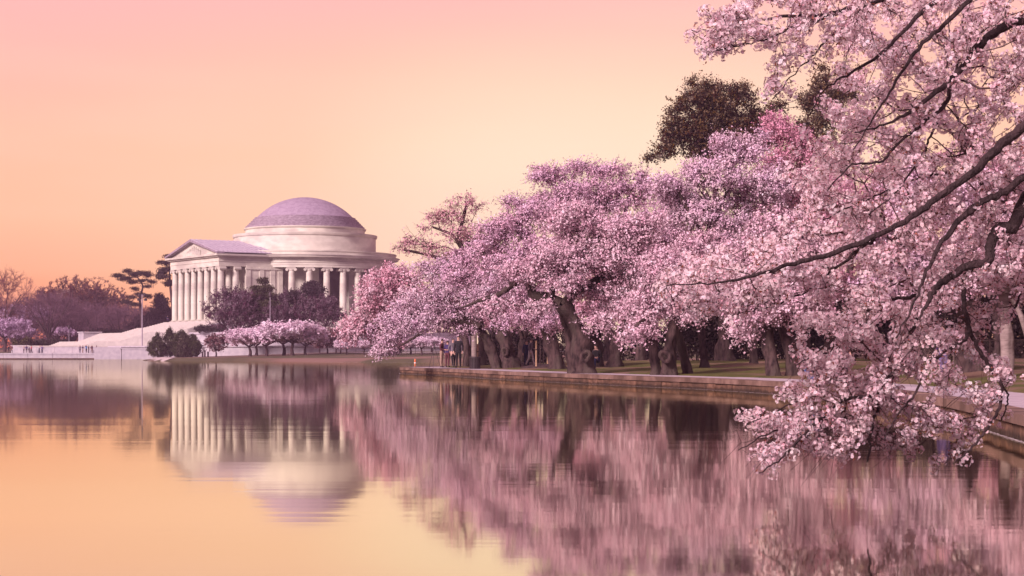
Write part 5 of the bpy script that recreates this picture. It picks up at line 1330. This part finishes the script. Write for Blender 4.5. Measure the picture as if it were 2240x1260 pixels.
# ------------------------------------------------------------------ the nearest cherry tree, hanging over the water from the right
def fore_tree():
    rg = np.random.default_rng(2024)
    base = np.array((9.2, 17.5)); gz = ground_near(*base); o = np.array((base[0], base[1], gz))
    t = thing('overhanging_cherry_tree', 'nearest cherry tree, blossom-laden branches hanging low over the water', 'cherry tree', tuple(o))
    tr = smooth_path([(9.2, 17.5, gz - .2), (9.0, 17.4, 1.1), (8.5, 17.3, 1.9), (7.9, 17.2, 2.7), (7.3, 17.1, 3.4)], 24)
    V, Q = tube(tr - o, np.linspace(.40, .22, 24), 18, .14, .5, 3); obj('trunk', mesh_np('trunk', V, Q, M['bark'], smooth=True), t)
    tr2 = smooth_path([(8.4, 17.3, 2.0), (8.0, 16.6, 2.9), (7.2, 15.9, 4.0), (6.2, 15.3, 5.0), (4.6, 15.0, 5.1)], 20)
    V, Q = tube(tr2 - o, np.linspace(.24, .07, 20), 14, .12, 0, 4); obj('branch', mesh_np('branch', V, Q, M['bark'], smooth=True), t)
    # limbs traced through (x, y, half width px), with a start and an end depth
    LB = [
        ([(2420, 180, 15), (2300, 235, 14), (2233, 282, 13), (2177, 328, 12), (2133, 373, 11), (2065, 422, 10), (2004, 468, 9), (1935, 506, 8), (1825, 553, 7), (1726, 580, 6), (1634, 605, 4.5), (1570, 618, 3), (1458, 624, 1.5)], 15.3, 14.4),
        ([(2420, 300, 22), (2300, 390, 20), (2240, 441, 18), (2217, 494, 16), (2178, 508, 15), (2163, 544, 14), (2160, 572, 13), (2118, 582, 12), (2080, 605, 11), (2046, 630, 9), (2030, 660, 6), (2010, 700, 3)], 15.6, 15.2),
        ([(2040, 640, 6), (1990, 730, 5), (1957, 809, 5.5), (1934, 847, 5.5), (1915, 904, 5), (1904, 950, 4), (1898, 1010, 2.5)], 16.9, 16.2),
        ([(2400, 330, 15), (2240, 390, 13), (2190, 425, 12), (2148, 441, 11), (2088, 494, 9), (2034, 578, 6), (2000, 660, 4), (1960, 740, 3)], 15.4, 14.9),
        ([(2162, 574, 7), (2113, 600, 6), (2108, 664, 6), (2121, 713, 6), (2140, 763, 6), (2163, 797, 6), (2192, 843, 5), (2182, 904, 4.5), (2152, 946, 4), (2121, 984, 3), (2085, 1015, 1.5)], 16.4, 15.8),
        ([(2118, 705, 5), (2113, 740, 5), (2068, 770, 5), (2022, 805, 4), (2003, 860, 3.5), (1960, 910, 2.5), (1935, 960, 1.5)], 16.2, 15.5),
        ([(1957, 809, 5), (1911, 864, 6), (1850, 873, 5), (1800, 915, 4.5), (1751, 961, 4), (1715, 1000, 3), (1660, 1035, 1.5)], 15.9, 15.5),
        ([(1800, 915, 3.5), (1740, 925, 3), (1680, 950, 2.2), (1615, 985, 1.2)], 16.4, 15.7),
        ([(1850, 873, 3), (1780, 860, 2.5), (1720, 890, 2), (1640, 925, 1)], 16.6, 15.6),
        ([(2046, 630, 6), (1990, 650, 5), (1930, 660, 4), (1860, 710, 3.5), (1800, 760, 2.5), (1740, 800, 1.4)], 17.0, 15.4),
        ([(2180, -60, 12), (2040, -30, 10), (1897, 7, 8), (1833, 25, 7), (1790, 33, 6), (1713, 37, 5), (1633, 50, 4), (1593, 63, 3), (1513, 66, 1.5)], 15.6, 14.2),
        ([(1897, 7, 5), (1793, 42, 4), (1733, 62, 3), (1660, 90, 2.2), (1567, 110, 1.2)], 15.0, 14.0),
        ([(1897, 7, 5), (1877, 22, 4), (1800, 97, 3.2), (1747, 153, 2.4), (1690, 217, 1.2)], 15.2, 14.4),
        ([(2120, -60, 9), (2003, 40, 7), (1930, 117, 5.5), (1860, 160, 4), (1800, 200, 2.5), (1770, 250, 1.4)], 15.6, 14.8),
        ([(2180, -60, 9), (2080, 40, 7), (2000, 117, 5.5), (1960, 180, 4.5), (1910, 260, 3), (1867, 327, 2)], 15.6, 14.9),
        ([(2400, -20, 18), (2240, 40, 16), (2163, 80, 14), (2120, 130, 11), (2083, 172, 10), (2040, 208, 9), (1993, 243, 7), (1940, 270, 4), (1870, 290, 2)], 16.2, 15.0),
        ([(2083, 172, 7), (2067, 227, 7), (2023, 267, 6), (1960, 317, 5), (1930, 353, 4), (1863, 363, 3), (1810, 417, 1.6)], 15.8, 14.8),
        ([(2067, 227, 5), (2040, 290, 4.5), (2010, 350, 4), (1960, 420, 3), (1900, 470, 2)], 15.8, 15.4),
        ([(2133, 373, 5), (2060, 380, 4), (1980, 400, 3.5), (1890, 440, 2.5), (1800, 480, 1.5)], 17.0, 15.6),
        ([(1935, 506, 5), (1860, 560, 4), (1760, 640, 3), (1680, 670, 2), (1600, 690, 1.2)], 16.6, 15.6),
        ([(2240, 441, 8), (2270, 520, 7), (2260, 600, 6), (2230, 650, 4), (2210, 700, 2)], 18.0, 17.6),
        ([(2192, 843, 3.5), (2205, 870, 2.5), (2190, 920, 2)], 17.2, 17.0),
        ([(2150, 441, 6), (2140, 350, 5), (2110, 300, 4), (2090, 240, 3)], 17.0, 17.6),
    ]
    roots, rpl = [], []
    for i, (pts, d0, d1) in enumerate(LB):
        n = len(pts); ds = np.linspace(d0, d1, n)
        W = np.array([at(x, y, d) for (x, y, _), d in zip(pts, ds)]); rr = np.array([r_ * (.62 if 10 <= i <= 18 or i == 3 else .76) * d / F for (_, _, r_), d in zip(pts, ds)])
        S = smooth_path(np.column_stack([W, rr]), 6 * n)
        P = S[:, :3]; P[1:-1] += rg.normal(size=P[1:-1].shape) * .006; r_ = np.maximum(S[:, 3], .0045)
        if i in (0, 1, 3, 10, 13, 14, 15):                     # carry the limb back to the trunk outside the picture
            j = {0: 18, 1: 14, 3: 16, 10: None, 13: None, 14: None, 15: 20}[i]
            a = tr[j] if j is not None else tr2[15]
            back = smooth_path([a, (a + P[0]) / 2 + np.array((0, 0, .15)), P[0]], 10)[:-1]
            P = np.vstack([back, P]); r_ = np.concatenate([np.linspace(max(r_[0] * 1.5, .06), r_[0], 9), r_])
        r_ = r_ * (1 + .10 * np.abs(np.sin(np.cumsum(rg.uniform(.2, 1.2, len(r_))))))
        V, Q = tube(P - o, r_, 10 if r_.max() > .03 else 7, .10, 0, i)
        obj('branch', mesh_np('branch', V, Q, M['limb'], smooth=True), t)
        s_ = np.concatenate(([0], np.cumsum(np.linalg.norm(np.diff(P, axis=0), axis=1))))
        roots.append(P[::2]); rpl.append(s_[::2] * 0.5)
    # where the blossom hangs (photo outline), thinner towards the bottom and the edge
    polys = [([(1900, -70), (1840, 60), (1850, 130), (1790, 230), (1750, 300), (1700, 400), (1770, 420), (1720, 500), (1590, 545), (1470, 610), (1490, 660), (1600, 680), (1740, 640), (1800, 660), (1770, 720), (1850, 720), (1960, 660), (2080, 660), (2240, 600), (2330, 560), (2330, -70)], 2850, 15.2, 18.8, -0.25),
             ([(1740, 700), (1740, 800), (1800, 850), (1900, 850), (2010, 810), (2090, 740), (2080, 640), (1960, 640), (1850, 690)], 430, 15.5, 18.2, -0.1),
             ([(1730, 800), (1700, 870), (1630, 915), (1612, 985), (1660, 1030), (1760, 1000), (1880, 990), (1980, 890), (2080, 760), (1900, 790)], 430, 15.5, 17.4, -0.2),
             ([(1960, 900), (1900, 990), (1990, 1000), (2090, 1025), (2150, 950), (2200, 860), (2230, 840), (2180, 780), (2080, 800)], 170, 15.8, 17.5, 0.0),
             ([(2080, 650), (2080, 760), (2160, 800), (2200, 700), (2240, 640), (2300, 700), (2330, 600), (2200, 560)], 110, 17.0, 18.2, 0.0),
             ([(1515, 40), (1520, 85), (1600, 125), (1700, 110), (1800, 80), (1900, 100), (1900, -40), (1650, -20), (1590, 25)], 180, 14.0, 15.4, -0.3), ([(1505, 35), (1505, 95), (1570, 125), (1650, 112), (1650, 15), (1560, 10)], 42, 13.9, 14.8, -0.6), ([(1448, 600), (1456, 655), (1580, 700), (1700, 660), (1780, 600), (1720, 535), (1570, 560)], 190, 14.5, 15.8, -0.9),
             ([(1690, 130), (1680, 205), (1720, 215), (1800, 130), (1860, 60), (1780, 80)], 45, 14.3, 15.2, -1.0)]
    def inside(px_, py_, poly):
        c = np.zeros(len(px_), bool); n = len(poly)
        for i in range(n):
            x0, y0 = poly[i]; x1, y1 = poly[(i + 1) % n]
            with np.errstate(divide='ignore', invalid='ignore'):
                h = ((y0 > py_) != (y1 > py_)) & (px_ < (x1 - x0) * (py_ - y0) / (y1 - y0 + 1e-9) + x0)
            c ^= h
        return c
    pts = []
    for poly, n, d0, d1, gap in polys:
        xs_, ys_ = [p[0] for p in poly], [p[1] for p in poly]; got = 0
        while got < n:
            px_ = rg.uniform(min(xs_), max(xs_), 4000); py_ = rg.uniform(min(ys_), max(ys_), 4000)
            ok = inside(px_, py_, poly)
            # clumps and gaps
            ok &= (np.sin(px_ * .047 + py_ * .029) + np.sin(py_ * .067 - px_ * .033 + 1.3) + rg.normal(size=4000) * .5) > gap
            px_, py_ = px_[ok][:n - got], py_[ok][:n - got]
            dd = rg.uniform(d0, d1, len(px_))
            pts.append(np.stack([(px_ - CX) * dd / F, dd, H + (YH - py_) * dd / F], 1)); got += len(px_)
    pts = np.vstack(pts)
    pts = pts[pts[:, 2] > .10]
    R0 = np.vstack(roots); L0 = np.concatenate(rpl)
    P, par, tips, plen = grow(R0, L0, pts, .45)
    nr = len(R0); idx = np.arange(nr, len(P))
    rad = np.minimum(.0021 * np.maximum(tips, 1) ** .5, .011)
    A, B = P[par[idx]], P[idx]; Ln = np.linalg.norm(B - A, axis=1, keepdims=True)
    ra = np.where(par[idx] >= nr, rad[par[idx]], rad[idx] * 1.2); rb = rad[idx]
    m1 = A * .67 + B * .33 + rand_dirs(len(A), rg) * .05 * Ln; m2 = A * .33 + B * .67 + rand_dirs(len(A), rg) * .05 * Ln - np.array((0, 0, .04)) * Ln
    E = [(A, m1, ra, ra * .67 + rb * .33), (m1, m2, ra * .67 + rb * .33, ra * .33 + rb * .67), (m2, B, ra * .33 + rb * .67, rb)]
    # bare twig ends and spurs carrying the flower bunches
    n = len(idx)
    rep = np.repeat(np.arange(n), rg.choice([0, 1, 2], n, p=[.2, .5, .3])); u = rg.uniform(0, 1, (len(rep), 1))
    S0 = A[rep] * (1 - u) + B[rep] * u
    d = unit(rand_dirs(len(rep), rg) + .5 * unit(B - A)[rep]); S1 = S0 + d * rg.uniform(.03, .12, (len(rep), 1))
    E.append((S0, S1, np.full(len(S0), .0024), np.full(len(S0), .0018)))
    # long hanging bare twigs low down
    low = np.where(P[idx][:, 2] < 1.6)[0]; pick = rg.choice(low, 220, replace=True)
    T0 = B[pick]; dv = unit(np.column_stack([rg.normal(-.5, .5, 220), rg.normal(0, .4, 220), rg.normal(-.6, .4, 220)])); T1 = T0 + dv * rg.uniform(.12, .4, (220, 1)); T1[:, 2] = np.maximum(T1[:, 2], .08)
    E.append((T0, T1, np.full(220, .0026), np.full(220, .0012)))
    Vs, Qs, k = [], [], 0
    for a, b, r0, r1 in E:
        v, q = edge_tubes(a - o, b - o, r0, r1, 3); Vs.append(v); Qs.append(q + k); k += len(v)
    tag(obj('twigs', mesh_np('fore_twigs', np.concatenate(Vs), np.concatenate(Qs), M['twig'], smooth=True), t), kind='stuff')
    # bunches of five-petalled flowers
    C = np.vstack([S1, B[rg.uniform(size=n) < .35]])
    keep = rg.uniform(size=len(C)) < .93; C = C[keep]
    big = np.clip(rg.normal(1.0, .28, len(C)), .4, 1.6); nf = np.maximum((17 * big ** 1.6).astype(int), 3); cl = np.repeat(np.arange(len(C)), nf)
    D = rand_dirs(len(cl), rg); D[:, 2] += .1; D = unit(D)
    spread = (.046 * big)[cl][:, None]
    O = C[cl] + D * spread * rg.uniform(.75, 1.1, (len(cl), 1))
    nn = unit(D + .45 * rand_dirs(len(cl), rg)); uu = unit(np.cross(nn, rand_dirs(len(cl), rg))); ww = np.cross(nn, uu)
    sz = rg.uniform(.0135, .0185, len(cl))
    bud = rg.uniform(size=len(cl)) < .2; sz[bud] *= .5
    tv = [(0, 0, 0)]; tq = []
    for k5 in range(5):
        a = k5 * 2 * math.pi / 5
        tv += [(math.cos(a - .50), math.sin(a - .50), .30), (math.cos(a + .50), math.sin(a + .50), .30)]
        tq.append((0, 1 + 2 * k5, 2 + 2 * k5))
    tv = np.array(tv); tq = np.array(tq); nv = len(tv)
    cup = np.where(bud, 2.4, rg.uniform(.5, 1.5, len(cl)))
    V = O[:, None] + sz[:, None, None] * (tv[None, :, 0:1] * uu[:, None] + tv[None, :, 1:2] * ww[:, None] + cup[:, None, None] * tv[None, :, 2:3] * nn[:, None])
    Q = (tq[None] + (np.arange(len(cl)) * nv)[:, None, None]).reshape(-1, 3)
    c0 = np.array((.94, .81, .83)) * (1 + rg.normal(size=(len(C), 1)) * .06); c0 = c0 + rg.normal(size=(len(C), 3)) * .015
    pinker = np.clip(rg.normal(.12, .22, (len(C), 1)), 0, 1); c0 = c0 * (1 - pinker) + np.array((.82, .56, .64)) * pinker
    tn = np.repeat(c0[cl][:, None], nv, axis=1); tn[:, 0] *= np.array((.92, .66, .70)); tn[bud] *= np.array((.92, .66, .72)); tn = np.clip(tn * (1 + rg.normal(size=(len(cl), 1, 1)) * .04), .02, .93)
    tag(obj('blossom', mesh_np('fore_blossom', V.reshape(-1, 3) - o, Q, M['petal'], smooth=True, tint=tn.reshape(-1, 3)), t), kind='stuff')
    # red-brown calyces and young bronze leaves at the heart of the bunches
    nl = rg.integers(4, 8, len(C)); cl2 = np.repeat(np.arange(len(C)), nl)
    LC = C[cl2] + rand_dirs(len(cl2), rg) * rg.uniform(.006, .050, (len(cl2), 1))
    V, Q = cards(LC, rg.uniform(.006, .016, len(cl2)), rg, aspect=.5)
    tc_ = np.array((.22, .065, .038)) * (1 + rg.normal(size=(len(cl2), 1)) * .25)
    tag(obj('calyces', mesh_np('calyces', V - o, Q, M['leaf'], tint=np.repeat(np.clip(tc_, .02, .6), 4, axis=0)), t), kind='stuff')
    print('fore: nodes', n, 'bunches', len(C), 'flowers', len(cl))
fore_tree()


# ------------------------------------------------------------------ air between here and the far shore
def haze():
    m = bpy.data.materials.new('haze_air'); m.use_nodes = True; t = m.node_tree; t.nodes.clear()
    v = N(t, 'ShaderNodeVolumePrincipled'); v.inputs['Color'].default_value = (0.86, 0.56, 0.82, 1); v.inputs['Density'].default_value = 0.00026; v.inputs['Anisotropy'].default_value = 0.0
    o = N(t, 'ShaderNodeOutputMaterial'); t.links.new(v.outputs[0], o.inputs['Volume'])
    h = MB().box(-440, 440, -140, 710, -1.6, 42).build('haze', m); h.display_type = 'WIRE'
    tag(h, 'thin mauve morning haze over the basin', 'haze', kind='stuff')
haze()
